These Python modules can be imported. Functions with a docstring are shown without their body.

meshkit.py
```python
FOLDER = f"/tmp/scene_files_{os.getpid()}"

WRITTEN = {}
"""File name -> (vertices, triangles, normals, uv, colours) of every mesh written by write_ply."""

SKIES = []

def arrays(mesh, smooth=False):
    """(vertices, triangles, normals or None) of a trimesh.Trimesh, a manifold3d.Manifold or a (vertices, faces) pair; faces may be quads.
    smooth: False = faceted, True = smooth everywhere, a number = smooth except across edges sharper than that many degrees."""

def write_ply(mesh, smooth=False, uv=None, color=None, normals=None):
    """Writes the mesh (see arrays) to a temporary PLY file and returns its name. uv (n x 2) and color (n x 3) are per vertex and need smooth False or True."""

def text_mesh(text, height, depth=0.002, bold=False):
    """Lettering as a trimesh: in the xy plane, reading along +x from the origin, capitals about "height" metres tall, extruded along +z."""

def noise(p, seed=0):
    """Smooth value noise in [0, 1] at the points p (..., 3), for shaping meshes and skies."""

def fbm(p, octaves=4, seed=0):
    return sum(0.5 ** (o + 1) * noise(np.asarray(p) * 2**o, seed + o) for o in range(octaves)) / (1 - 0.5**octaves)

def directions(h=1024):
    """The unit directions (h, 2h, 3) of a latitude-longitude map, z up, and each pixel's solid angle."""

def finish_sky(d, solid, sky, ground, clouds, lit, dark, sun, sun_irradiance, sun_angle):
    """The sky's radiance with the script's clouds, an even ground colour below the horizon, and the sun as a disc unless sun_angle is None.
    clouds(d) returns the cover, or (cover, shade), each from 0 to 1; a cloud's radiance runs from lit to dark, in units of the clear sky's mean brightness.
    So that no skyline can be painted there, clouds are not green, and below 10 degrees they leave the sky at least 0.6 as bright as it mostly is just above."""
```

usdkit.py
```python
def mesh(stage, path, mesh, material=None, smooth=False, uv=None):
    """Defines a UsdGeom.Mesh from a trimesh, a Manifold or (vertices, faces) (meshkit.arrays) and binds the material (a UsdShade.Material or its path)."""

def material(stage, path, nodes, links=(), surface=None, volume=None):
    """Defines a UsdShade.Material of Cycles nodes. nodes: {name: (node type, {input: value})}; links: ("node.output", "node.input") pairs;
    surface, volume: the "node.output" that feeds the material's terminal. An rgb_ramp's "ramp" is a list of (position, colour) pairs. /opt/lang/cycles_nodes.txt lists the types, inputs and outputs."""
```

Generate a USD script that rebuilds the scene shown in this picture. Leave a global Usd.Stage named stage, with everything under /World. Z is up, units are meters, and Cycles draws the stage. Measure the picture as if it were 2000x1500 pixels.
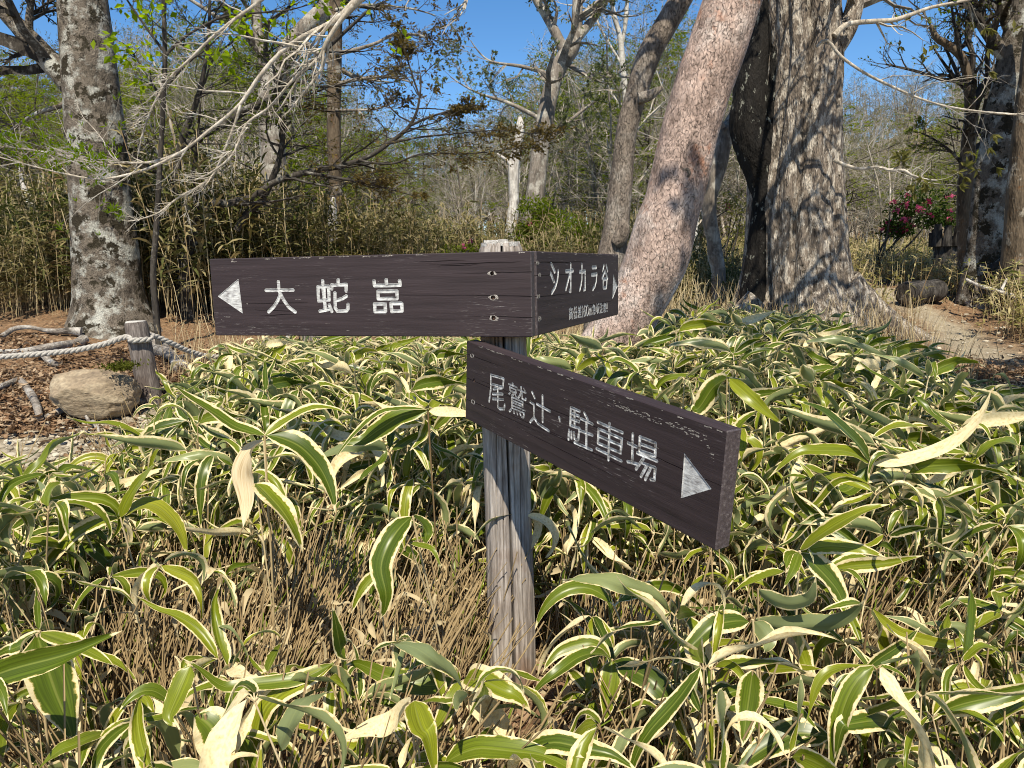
import math
import numpy as np
import trimesh
import shapely
from shapely.geometry import LineString, Polygon
from scipy.interpolate import PchipInterpolator
import usdkit
import meshkit
from pxr import Gf, Sdf, Usd, UsdGeom, UsdLux, UsdShade, Vt

stage = Usd.Stage.CreateInMemory()
WORLD = UsdGeom.Xform.Define(stage, "/World")
stage.SetDefaultPrim(WORLD.GetPrim())

# ------------------------------------------------------------------ camera, sky, sun, exposure
FPX = 1445.0                                   # focal length in pixels of the 2000 pixel wide photograph
PITCH, ROLL = 0.15537, -0.01905
EYE = np.array([0.0, 0.0, 1.2])
EXPOSURE = 0.78
SUN_AZ = (0.03, -1.0)                         # horizontal direction towards the sun
SUN_EL = math.radians(55)
SUN_POWER, SKY_POWER = 1.25, 0.10

cp, sp, cr, sr = math.cos(PITCH), math.sin(PITCH), math.cos(ROLL), math.sin(ROLL)
FWD = np.array([0, cp, -sp])
_u0, _r0 = np.array([0, sp, cp]), np.array([1.0, 0, 0])
RIGHT, UP = cr * _r0 + sr * _u0, -sr * _r0 + cr * _u0
cam = UsdGeom.Camera.Define(stage, "/World/camera")
m = Gf.Matrix4d(*[float(x) for x in (*RIGHT, 0, *UP, 0, *(-FWD), 0, *EYE, 1)])
cam.AddTransformOp().Set(m)
cam.CreateHorizontalApertureAttr(36.0)
cam.CreateVerticalApertureAttr(27.0)
cam.CreateFocalLengthAttr(36.0 * FPX / 2000)
cam.CreateClippingRangeAttr(Gf.Vec2f(0.05, 2000))
cam.CreateExposureAttr(EXPOSURE)

n_ = np.array([*SUN_AZ]) / np.hypot(*SUN_AZ)
SUN = np.array([n_[0] * math.cos(SUN_EL), n_[1] * math.cos(SUN_EL), math.sin(SUN_EL)])
usdkit.material(stage, "/World/Looks/sky", {
    "s": ("sky_texture", {"sky_type": "single_scattering", "sun_disc": False, "sun_elevation": SUN_EL, "sun_rotation": math.atan2(SUN[0], SUN[1]), "altitude": 1500.0, "air_density": 1.0, "aerosol_density": 0.7, "ozone_density": 1.6}),
    "h": ("hsv", {"saturation": 1.28, "value": 1.0}),
    "b": ("background_shader", {"strength": SKY_POWER})}, [("s.color", "h.color"), ("h.color", "b.color")], surface="b.background")
dome = UsdLux.DomeLight.Define(stage, "/World/sky")
UsdShade.MaterialBindingAPI.Apply(dome.GetPrim()).Bind(UsdShade.Material.Get(stage, "/World/Looks/sky"))
dome.GetPrim().SetCustomDataByKey("kind", "structure")
sun = UsdLux.DistantLight.Define(stage, "/World/sun")
sun.CreateNormalizeAttr(True)
sun.CreateIntensityAttr(SUN_POWER)
sun.CreateAngleAttr(0.5)
sun.CreateColorAttr(Gf.Vec3f(1.0, 0.92, 0.77))
zax = SUN
xax = np.cross([0, 0, 1.0], zax); xax /= np.linalg.norm(xax)
yax = np.cross(zax, xax)
sun.AddTransformOp().Set(Gf.Matrix4d(*[float(v) for v in (*xax, 0, *yax, 0, *zax, 0, 0, 0, 0, 1)]))


def at(px, py, y):
    """The point of the world at depth y (metres north of the camera) that the photograph shows at this pixel."""
    ray = FWD + (px - 1000) / FPX * RIGHT - (py - 750) / FPX * UP
    return EYE + ray * ((y - EYE[1]) / ray[1])


def dist(p):
    return float((np.asarray(p) - EYE) @ FWD)


def pix(p):
    d = np.asarray(p) - EYE
    w = d @ FWD
    return np.stack([1000 + FPX * (d @ RIGHT) / w, 750 - FPX * (d @ UP) / w], -1)


# ------------------------------------------------------------------ prims
USED = {}


def fresh(parent, name):
    k = (parent, name)
    USED[k] = USED.get(k, -1) + 1
    return f"{parent}/{name}" + (f"_{USED[k]:03d}" if USED[k] else "")


def data(prim, **kw):
    for k, v in kw.items():
        if v:
            prim.SetCustomDataByKey(k, v)


def thing(name, label, category, group=None, loc=None, kind=None):
    x = UsdGeom.Xform.Define(stage, fresh("/World", name))
    if loc is not None:
        x.AddTranslateOp().Set(Gf.Vec3d(*map(float, loc)))
    data(x.GetPrim(), label=label, category=category, group=group, kind=kind)
    return x.GetPrim()


def part(parent, name, mesh, mat, smooth=False, uv=None, **kw):
    base = "/World" if parent is None else str(parent.GetPath() if hasattr(parent, "GetPath") else parent.GetPrim().GetPath())
    mm = usdkit.mesh(stage, fresh(base, name), mesh, M[mat] if isinstance(mat, str) else mat, smooth=smooth, uv=uv)
    data(mm.GetPrim(), **kw)
    return mm.GetPrim()


def primvar(prim, name, values):
    UsdGeom.PrimvarsAPI(prim).CreatePrimvar(name, Sdf.ValueTypeNames.Color3fArray, "vertex").Set(Vt.Vec3fArray.FromNumpy(np.asarray(values, np.float32)))


def yaw_quat(a):
    return (math.cos(a / 2), 0, 0, math.sin(a / 2))


def instancer(name, protos, pos, quat, scale, idx, **kw):
    """protos: list of lists of (mesh, material, uv)."""
    path = fresh("/World", name)
    pi = UsdGeom.PointInstancer.Define(stage, path)
    targets = []
    for k, meshes in enumerate(protos):
        px_ = UsdGeom.Xform.Define(stage, f"{path}/kinds/kind_{k:03d}")
        for j, (mesh, mat, uv) in enumerate(meshes):
            usdkit.mesh(stage, f"{px_.GetPath()}/piece_{j:03d}", mesh, M[mat], smooth=uv is not None, uv=uv)
        targets.append(px_.GetPath())
    pi.CreatePrototypesRel().SetTargets(targets)
    pi.CreatePositionsAttr(Vt.Vec3fArray.FromNumpy(np.asarray(pos, np.float32)))
    q = np.asarray(quat, float)
    pi.CreateOrientationsAttr(Vt.QuathArray([Gf.Quath(*map(float, r)) for r in q]))
    sc = np.asarray(scale, np.float32)
    pi.CreateScalesAttr(Vt.Vec3fArray.FromNumpy(np.repeat(sc[:, None], 3, 1) if sc.ndim == 1 else sc))
    pi.CreateProtoIndicesAttr(Vt.IntArray.FromNumpy(np.asarray(idx, np.int32)))
    data(pi.GetPrim(), **kw)
    return pi.GetPrim()


def class_prim(name):
    return stage.CreateClassPrim("/World/" + name)


def copy_of(cls, name, label, category, group, loc, yaw=0.0, scale=1.0, tilt=None):
    x = UsdGeom.Xform.Define(stage, fresh("/World", name))
    x.AddTranslateOp().Set(Gf.Vec3d(*map(float, loc)))
    x.AddRotateZOp().Set(math.degrees(yaw))
    if np.ndim(scale) or scale != 1.0:
        s = np.broadcast_to(np.asarray(scale, float), 3)
        x.AddScaleOp().Set(Gf.Vec3f(*map(float, s)))
    p = x.GetPrim()
    p.GetReferences().AddInternalReference(cls.GetPath())
    p.SetInstanceable(True)
    data(p, label=label, category=category, group=group)
    return p


# ------------------------------------------------------------------ shapes
class MB:
    def __init__(self):
        self.v, self.f, self.uv, self.n = [], [], [], 0

    def add(self, v, f, uv=None):
        v = np.asarray(v, float).reshape(-1, 3)
        self.v.append(v); self.f.append(np.asarray(f, int) + self.n)
        if uv is not None:
            self.uv.append(np.asarray(uv, float))
        self.n += len(v)
        return self

    def mesh(self):
        return np.vstack(self.v), np.vstack(self.f)

    def uvs(self):
        return np.vstack(self.uv) if self.uv else None


def norm(a):
    return a / np.maximum(np.linalg.norm(a, axis=-1, keepdims=True), 1e-9)


def tubes(P, R, seg=3, cap=True):
    """P (N, K, 3), R (N, K): N tapered tubes in one mesh."""
    P, R = np.asarray(P, float), np.asarray(R, float)
    if P.ndim == 2:
        P, R = P[None], R[None]
    N, K = R.shape
    T = norm(np.gradient(P, axis=1))
    mean = norm(P[:, -1] - P[:, 0])
    ref = np.where(np.abs(mean[:, 2:3]) < 0.8, [[0, 0, 1.0]], [[1.0, 0, 0]])
    u = norm(np.cross(T, ref[:, None]))
    w = np.cross(T, u)
    a = np.arange(seg) / seg * 2 * np.pi
    ring = P[:, :, None] + R[:, :, None, None] * (np.cos(a)[None, None, :, None] * u[:, :, None] + np.sin(a)[None, None, :, None] * w[:, :, None])
    v = ring.reshape(-1, 3)
    i = np.arange(N)[:, None, None] * K * seg + np.arange(K - 1)[None, :, None] * seg
    j, j2 = np.arange(seg)[None, None], (np.arange(seg)[None, None] + 1) % seg
    q = np.stack([i + j, i + j2, i + j2 + seg, i + j + seg], -1).reshape(-1, 4)
    f = np.vstack([q[:, [0, 1, 2]], q[:, [0, 2, 3]]])
    if cap and seg > 2:
        base = np.arange(N) * K * seg
        for off, flip in ((0, True), ((K - 1) * seg, False)):
            for k in range(1, seg - 1):
                t = np.stack([base + off, base + off + k, base + off + k + 1], -1)
                f = np.vstack([f, t[:, ::-1] if flip else t])
    return v, f


def spline(pts, n):
    pts = np.asarray(pts, float)
    s = np.concatenate([[0], np.cumsum(np.linalg.norm(np.diff(pts[:, :3], axis=0), axis=1))])
    return PchipInterpolator(s, pts)(np.linspace(0, s[-1], n))


def grow(P, R, n, rng, s=(0.25, 1.0), ang=(30, 60), ratio=0.5, K=4, up=0.0, wander=0.15, flat=1.0, thick=0.6, end=0.35, rmin=0.0012, tip=True, bias=None):
    """n side shoots from each of the tubes P, R."""
    N, Kp = R.shape
    seg = np.linalg.norm(np.diff(P, axis=1), axis=2)
    total = seg.sum(1)
    par = np.repeat(np.arange(N), n)
    S = rng.uniform(s[0], s[1], N * n)
    if tip:
        S[::n] = s[1]
    x = S * (Kp - 1)
    i = np.minimum(x.astype(int), Kp - 2)
    t = (x - i)[:, None]
    p0 = P[par, i] * (1 - t) + P[par, i + 1] * t
    r0 = R[par, i] * (1 - t[:, 0]) + R[par, i + 1] * t[:, 0]
    tan = norm(P[par, i + 1] - P[par, i])
    perp = rng.normal(size=(N * n, 3))
    perp[:, 2] *= flat
    perp = norm(perp - (perp * tan).sum(1, keepdims=True) * tan)
    a = np.radians(rng.uniform(ang[0], ang[1], N * n))[:, None]
    if tip:
        a[::n] *= 0.35
    d = np.cos(a) * tan + np.sin(a) * perp
    d[:, 2] = d[:, 2] * flat + up
    if bias is not None:
        d = d + np.asarray(bias)
    d = norm(d)
    L = total[par] * ratio * rng.uniform(0.55, 1.25, N * n) * (1.15 - 0.5 * S)
    out = np.zeros((N * n, K, 3))
    out[:, 0] = p0
    for k in range(1, K):
        out[:, k] = out[:, k - 1] + d * (L / (K - 1))[:, None]
        w = rng.normal(size=d.shape) * wander
        w[:, 2] = w[:, 2] * flat + up * 0.35
        d = norm(d + w)
    ra = np.maximum(r0 * thick, rmin)
    return out, np.maximum(ra[:, None] * np.linspace(1, end, K)[None], rmin * 0.6)


def leaf_quads(p, d, size, rng, droop=0.0, width=0.5, flat=0.5):
    """Small folded leaves at points p pointing along d."""
    N = len(p)
    d = norm(d + rng.normal(size=d.shape) * 0.6 + [0, 0, -droop])
    side = norm(np.cross(d, rng.normal(size=(N, 3)) * (1 - flat) + np.array([0, 0, 1.0]) * flat + 1e-6))
    nrm = np.cross(side, d)
    L = (size * rng.uniform(0.6, 1.3, N))[:, None]
    a, b = p, p + d * L
    mid = p + d * L * 0.45
    c1, c2 = mid + side * L * width * 0.5 + nrm * L * 0.1, mid - side * L * width * 0.5 + nrm * L * 0.1
    v = np.stack([a, c1, b, c2], 1).reshape(-1, 3)
    k = np.arange(N)[:, None] * 4
    f = np.vstack([k + [0, 1, 2], k + [0, 2, 3]])
    return v, f


def on_tubes(P, n, rng, s=(0.3, 1.0)):
    N, K = P.shape[:2]
    par = np.repeat(np.arange(N), n)
    x = rng.uniform(s[0], s[1], N * n) * (K - 1)
    i = np.minimum(x.astype(int), K - 2)
    t = (x - i)[:, None]
    return P[par, i] * (1 - t) + P[par, i + 1] * t, norm(P[par, i + 1] - P[par, i])


def trunk_mesh(C, R, seg, amp=0.03, scale=(6, 6, 2), seed=0, lobes=None, ridge=0.0):
    """A trunk with uneven bark: C (K, 3) centres, R (K,) radii; amp is the relief as a share of the radius."""
    C, R = np.asarray(C, float), np.asarray(R, float)
    K = len(C)
    T = norm(np.gradient(C, axis=0))
    u = norm(np.cross(T, [0, 1.0, 0.0]) * -1)
    w = np.cross(T, u)
    a = np.arange(seg) / seg * 2 * np.pi
    rad = np.cos(a)[None, :, None] * u[:, None] + np.sin(a)[None, :, None] * w[:, None]
    base = C[:, None] + R[:, None, None] * rad
    g = meshkit.fbm(base * np.asarray(scale, float), 4, seed) - 0.5
    big = meshkit.fbm(base * np.asarray(scale, float) * 0.25, 2, seed + 9) - 0.5
    k = 1 + amp * 2 * g + amp * 2.5 * big
    if ridge:
        g2 = meshkit.fbm(base * np.array([scale[0] * 4, scale[1] * 4, scale[2] * 1.2]), 3, seed + 4)
        k = k + ridge * (np.abs(g2 - 0.5) * 2 - 0.3)
    if lobes is not None:
        k = k * lobes(a[None, :], np.linspace(0, 1, K)[:, None])
    v = C[:, None] + R[:, None, None] * k[..., None] * rad
    v = v.reshape(-1, 3)
    i = np.arange(K - 1)[:, None] * seg
    j, j2 = np.arange(seg)[None], (np.arange(seg)[None] + 1) % seg
    q = np.stack([i + j, i + j2, i + j2 + seg, i + j + seg], -1).reshape(-1, 4)
    f = np.vstack([q[:, [0, 1, 2]], q[:, [0, 2, 3]]])
    v = np.vstack([v, C[0], C[-1]])
    e = len(v)
    jj = np.arange(seg)
    f = np.vstack([f, np.stack([np.full(seg, e - 2), (jj + 1) % seg, jj], -1), np.stack([np.full(seg, e - 1), (K - 1) * seg + jj, (K - 1) * seg + (jj + 1) % seg], -1)])
    return v, f


def px_path(pts, y, n):
    """pts: (px, py, width px[, y]) of the photograph -> centres and radii, n rings."""
    rows = []
    for q in pts:
        yy = q[3] if len(q) > 3 else y
        p = at(q[0], q[1], yy)
        rows.append((*p, q[2] / 2 / FPX * dist(p)))
    s = spline(rows, n)
    return s[:, :3], np.maximum(s[:, 3], 0.0008)


def transform(mesh, M4):
    v, f = mesh
    return v @ M4[:3, :3].T + M4[:3, 3], f


# ------------------------------------------------------------------ the lie of the land
_gy = PchipInterpolator([-30, 0, 2.0, 3.2, 4.1, 5.0, 6.5, 8, 12, 18, 25, 40, 80, 160, 420], [0, 0, 0, .07, .18, .32, .48, .6, .92, 1.25, 1.6, 2.4, 4.0, 3, -30])


def gz(x, y, rough=True):
    x, y = np.asarray(x, float), np.asarray(y, float)
    z = _gy(np.clip(y, -30, 420)) + 9.0 * np.exp(-((x - 40) / 20) ** 2 - ((y - 66) / 20) ** 2)
    z = z + 0.25 * np.exp(-((x + 5.5) / 2.5) ** 2 - ((y - 8.5) / 2.0) ** 2)
    z = z - 0.10 * np.exp(-((x - 4.1 - (y - 6.5) * 0.62) / 0.55) ** 2) * np.clip((y - 3) / 2, 0, 1) * np.clip((20 - y) / 5, 0, 1)
    if rough:
        p = np.stack([x, y, np.zeros_like(x)], -1)
        z = z + (meshkit.fbm(p * 1.1, 3, 5) - 0.5) * 0.10 * np.clip((y - 1.5) / 3, 0.15, 2)
    return z


def ground_at(px, py):
    ray = FWD + (px - 1000) / FPX * RIGHT - (py - 750) / FPX * UP
    t = np.linspace(0.5, 120, 6000)
    p = EYE + t[:, None] * ray
    k = np.argmax(p[:, 2] < gz(p[:, 0], p[:, 1]))
    return p[k]


def drop(p, lift=0.0):
    return np.array([p[0], p[1], float(gz(p[0], p[1])) + lift])
# ------------------------------------------------------------------ materials
M = {}


def mat(name, nodes, links, surface):
    M[name] = usdkit.material(stage, "/World/Looks/" + name, nodes, links, surface=surface)


def bark(name, dark, mid, pale, stretch=(1, 1, .25), scale=9.0, patch=2.2, patch_at=(.5, .62), pale_amount=1.0, moss=None, moss_at=(.58, .68), bump=0.6, crack=0.0, crack_scale=14.0, dist_=0.03, rough=0.85, pst=None):
    """Fissured bark of two tones with pale lichen patches and, if given, moss."""
    nodes = {
        "tc": ("geometry", {}),
        "oi": ("object_info", {}),
        "vm": ("vector_math", {"math_type": "multiply_add", "vector2": stretch}),
        "ofs": ("combine_xyz", {}),
        "mul": ("math", {"math_type": "multiply", "value2": 37.0}),
        "n1": ("noise_texture", {"scale": scale, "detail": 4.0, "roughness": 0.68}),
        "r1": ("rgb_ramp", {"ramp": [(0.3, dark), (0.5, mid), (0.72, tuple(min(1, 1.35 * c) for c in mid))]}),
        "n2": ("noise_texture", {"scale": patch, "detail": 5.0, "roughness": 0.7}),
        "m2": ("map_range", {"from_min": patch_at[0], "from_max": patch_at[1], "to_max": pale_amount, "clamp": True}),
        "mixp": ("mix_color", {"b": pale}),
        "n4": ("noise_texture", {"scale": scale * 7, "detail": 1.0}),
        "m4": ("map_range", {"from_min": .25, "from_max": .75, "to_min": .72, "to_max": 1.25}),
        "grain": ("mix_color", {"blend_type": "multiply", "fac": 1.0}),
        "hsum": ("math", {"math_type": "multiply_add", "value2": 0.35}),
        "b": ("bump", {"strength": bump, "distance": dist_}),
        "p": ("principled_bsdf", {"roughness": rough, "specular_ior_level": 0.2})}
    links = [("tc.position", "vm.vector1"), ("oi.random", "mul.value1"), ("mul.value", "ofs.x"), ("mul.value", "ofs.z"), ("ofs.vector", "vm.vector3"),
             ("vm.vector", "n1.vector"), ("n1.fac", "r1.fac"), ("tc.position", "n2.vector"), ("n2.fac", "m2.value"),
             ("r1.color", "mixp.a"), ("m2.result", "mixp.fac"), ("vm.vector", "n4.vector"), ("n4.fac", "m4.value"),
             ("m4.result", "grain.b"), ("n4.fac", "hsum.value1"), ("n1.fac", "hsum.value3"), ("b.normal", "p.normal")]
    if pst:
        nodes["vmp"] = ("vector_math", {"math_type": "multiply", "vector2": pst})
        links = [x for x in links if x != ("tc.position", "n2.vector")] + [("tc.position", "vmp.vector1"), ("vmp.vector", "n2.vector")]
    last, height = "mixp.result", "hsum.value"
    if moss:
        nodes["vmo"] = ("vector_math", {"math_type": "add", "vector2": (31.0, 7.0, 3.0)})
        nodes["n3"] = ("noise_texture", {"scale": patch * 1.3, "detail": 4.0, "roughness": 0.72})
        nodes["m3"] = ("map_range", {"from_min": moss_at[0], "from_max": moss_at[1], "clamp": True})
        nodes["mixm"] = ("mix_color", {"b": moss})
        links += [("tc.position", "vmo.vector1"), ("vmo.vector", "n3.vector"), ("n3.fac", "m3.value"), (last, "mixm.a"), ("m3.result", "mixm.fac")]
        last = "mixm.result"
    if crack:
        nodes["nd"] = ("noise_texture", {"scale": crack_scale * .6, "detail": 3.0})
        nodes["vd"] = ("mix_vector", {"fac": 0.10})
        nodes["vo"] = ("voronoi_texture", {"feature": "distance_to_edge", "scale": crack_scale, "randomness": 1.0})
        nodes["mc"] = ("map_range", {"from_min": 0.0, "from_max": crack, "to_min": 0.0, "to_max": 1.0, "clamp": True})
        nodes["cm"] = ("map_range", {"from_min": 0.0, "from_max": 1.0, "to_min": 0.58, "to_max": 1.0, "clamp": True})
        nodes["mixc"] = ("mix_color", {"blend_type": "multiply", "fac": 1.0})
        nodes["hc"] = ("math", {"math_type": "multiply_add", "value2": 0.6})
        links += [("vm.vector", "nd.vector"), ("vm.vector", "vd.a"), ("nd.color", "vd.b"), ("vd.result", "vo.vector"), ("vo.distance", "mc.value"), ("mc.result", "cm.value"),
                  (last, "mixc.a"), ("cm.result", "mixc.b"), ("mc.result", "hc.value1"), (height, "hc.value3")]
        last, height = "mixc.result", "hc.value"
    links += [(last, "grain.a"), ("grain.result", "p.base_color"), (height, "b.height")]
    mat(name, nodes, links, "p.BSDF")


bark("bark_lichen", (.03, .025, .019), (.12, .10, .078), (.36, .36, .32), stretch=(1, 1, .7), scale=16, patch=4.5, patch_at=(.49, .60), pale_amount=.85, moss=(.026, .021, .012), moss_at=(.52, .57), bump=1.0)
bark("bark_ridged", (.016, .012, .009), (.155, .125, .098), (.46, .41, .34), stretch=(1, 1, .16), scale=17, patch=20.0, patch_at=(.49, .58), pale_amount=.85, moss=(.03, .026, .016), moss_at=(.58, .68), bump=1.0, dist_=.05, pst=(1, 1, .4))
bark("bark_painted_shade", (.002, .002, .0015), (.009, .0075, .006), (.17, .17, .14), stretch=(1, 1, .3), scale=15, patch=14, patch_at=(.60, .64), bump=1.0, pst=(1, 1, .6))  # shade of the trunk's dark side put into the colour, with lichen patches
bark("bark_flaky", (.15, .105, .085), (.33, .245, .205), (.50, .44, .40), stretch=(1, 1, .55), scale=11, patch=3.5, patch_at=(.48, .66), pale_amount=.7, moss=(.33, .17, .11), moss_at=(.58, .70), bump=1.0, crack=.04, crack_scale=38, dist_=.02)
bark("bark_flaky_grey", (.07, .055, .044), (.16, .13, .105), (.34, .31, .27), stretch=(1, 1, .4), scale=12, patch=3.0, patch_at=(.5, .66), pale_amount=.7, bump=.9, crack=.05, crack_scale=42, dist_=.025)
bark("bark_grey", (.06, .05, .04), (.17, .145, .12), (.38, .36, .31), scale=8, patch=5, patch_at=(.5, .62), pale_amount=.8, bump=.6)
bark("bark_brown", (.03, .022, .014), (.10, .075, .05), (.30, .27, .22), scale=10, patch=6, patch_at=(.55, .66), moss=(.12, .065, .03), bump=.8)
bark("bark_dark", (.012, .010, .008), (.04, .034, .028), (.17, .16, .14), scale=10, patch=8, patch_at=(.56, .66), bump=.7)
bark("bark_white", (.18, .16, .14), (.36, .34, .30), (.52, .50, .46), stretch=(1, 1, 2.5), scale=6, patch=4, bump=.3)
bark("bark_snag", (.14, .12, .10), (.40, .37, .33), (.58, .55, .5), stretch=(1, 1, .12), scale=14, patch=5, bump=.8)
bark("bark_pale_twig", (.14, .12, .09), (.31, .27, .215), (.48, .44, .38), scale=20, patch=12, bump=.2)
bark("root_bark", (.05, .042, .035), (.19, .165, .14), (.34, .32, .29), stretch=(.5, .5, 1), scale=22, patch=6, moss=(.045, .05, .012), moss_at=(.62, .7), bump=.8)


def foliage(name, colours, translucent=0.35, rough=0.5):
    nodes = {"g": ("geometry", {}), "oi": ("object_info", {}), "add": ("math", {"math_type": "add"}), "fr": ("math", {"math_type": "fraction"}),
             "r": ("rgb_ramp", {"ramp": [(i / (len(colours) - 1), c) for i, c in enumerate(colours)]}),
             "p": ("diffuse_bsdf", {}),
             "bright": ("hsv", {"value": 1.5, "saturation": 1.1}), "t": ("translucent_bsdf", {}), "mx": ("mix_closure", {"fac": translucent})}
    links = [("g.random_per_island", "add.value1"), ("oi.random", "add.value2"), ("add.value", "fr.value1"), ("fr.value", "r.fac"), ("r.color", "p.color"),
             ("r.color", "bright.color"), ("bright.color", "t.color"), ("p.BSDF", "mx.closure1"), ("t.BSDF", "mx.closure2")]
    mat(name, nodes, links, "mx.closure")


def simple_bark(name, a, b, c):
    mat(name, {"g": ("geometry", {}), "n": ("noise_texture", {"scale": 3.0, "detail": 2.0, "roughness": .7}), "r": ("rgb_ramp", {"ramp": [(.3, a), (.5, b), (.68, c)]}), "p": ("diffuse_bsdf", {})}, [("g.position", "n.vector"), ("n.fac", "r.fac"), ("r.color", "p.color")], "p.BSDF")


simple_bark("forest_pale", (.17, .145, .11), (.31, .27, .215), (.48, .44, .38))
simple_bark("forest_grey", (.08, .068, .055), (.18, .155, .13), (.36, .34, .29))
simple_bark("forest_white", (.22, .20, .175), (.38, .36, .32), (.54, .52, .48))
simple_bark("forest_dark", (.02, .017, .013), (.05, .042, .034), (.15, .14, .12))
foliage("leaf_fresh", [(.085, .115, .012), (.13, .17, .018), (.18, .22, .025), (.11, .135, .02)], .45)
foliage("leaf_bright", [(.13, .20, .012), (.2, .28, .02), (.26, .33, .03)], .55)
foliage("leaf_bronze", [(.07, .05, .02), (.105, .075, .028), (.14, .115, .038), (.075, .075, .024)], .3)
foliage("leaf_grey", [(.11, .13, .05), (.15, .16, .075), (.10, .11, .045), (.17, .16, .08)], .45)
foliage("leaf_dark", [(.02, .035, .01), (.035, .06, .012), (.06, .085, .02)], .15, .35)
foliage("leaf_olive", [(.075, .095, .02), (.115, .13, .03), (.15, .135, .045)], .45)
foliage("petal_pink", [(.30, .045, .10), (.46, .12, .2), (.26, .03, .08)], .4)
foliage("dead_leaf", [(.17, .105, .06), (.25, .165, .10), (.36, .27, .18), (.12, .075, .045), (.22, .13, .075)], .15, .8)
foliage("dry_leaf", [(.34, .27, .15), (.46, .38, .23), (.25, .18, .09), (.40, .34, .22)], .25, .7)
foliage("straw", [(.30, .22, .11), (.47, .37, .21), (.60, .50, .31), (.18, .12, .06), (.40, .30, .16)], .05, .55)
foliage("green_shoot", [(.12, .17, .02), (.17, .22, .03)], .1)
foliage("thicket_leaf", [(.12, .11, .04), (.06, .075, .018), (.21, .175, .085), (.045, .06, .013), (.27, .22, .12), (.08, .085, .02), (.15, .11, .06)], .25)
foliage("meadow_leaf", [(.26, .22, .09), (.19, .18, .06), (.36, .31, .16), (.13, .14, .04), (.42, .36, .2)], .3)


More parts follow.
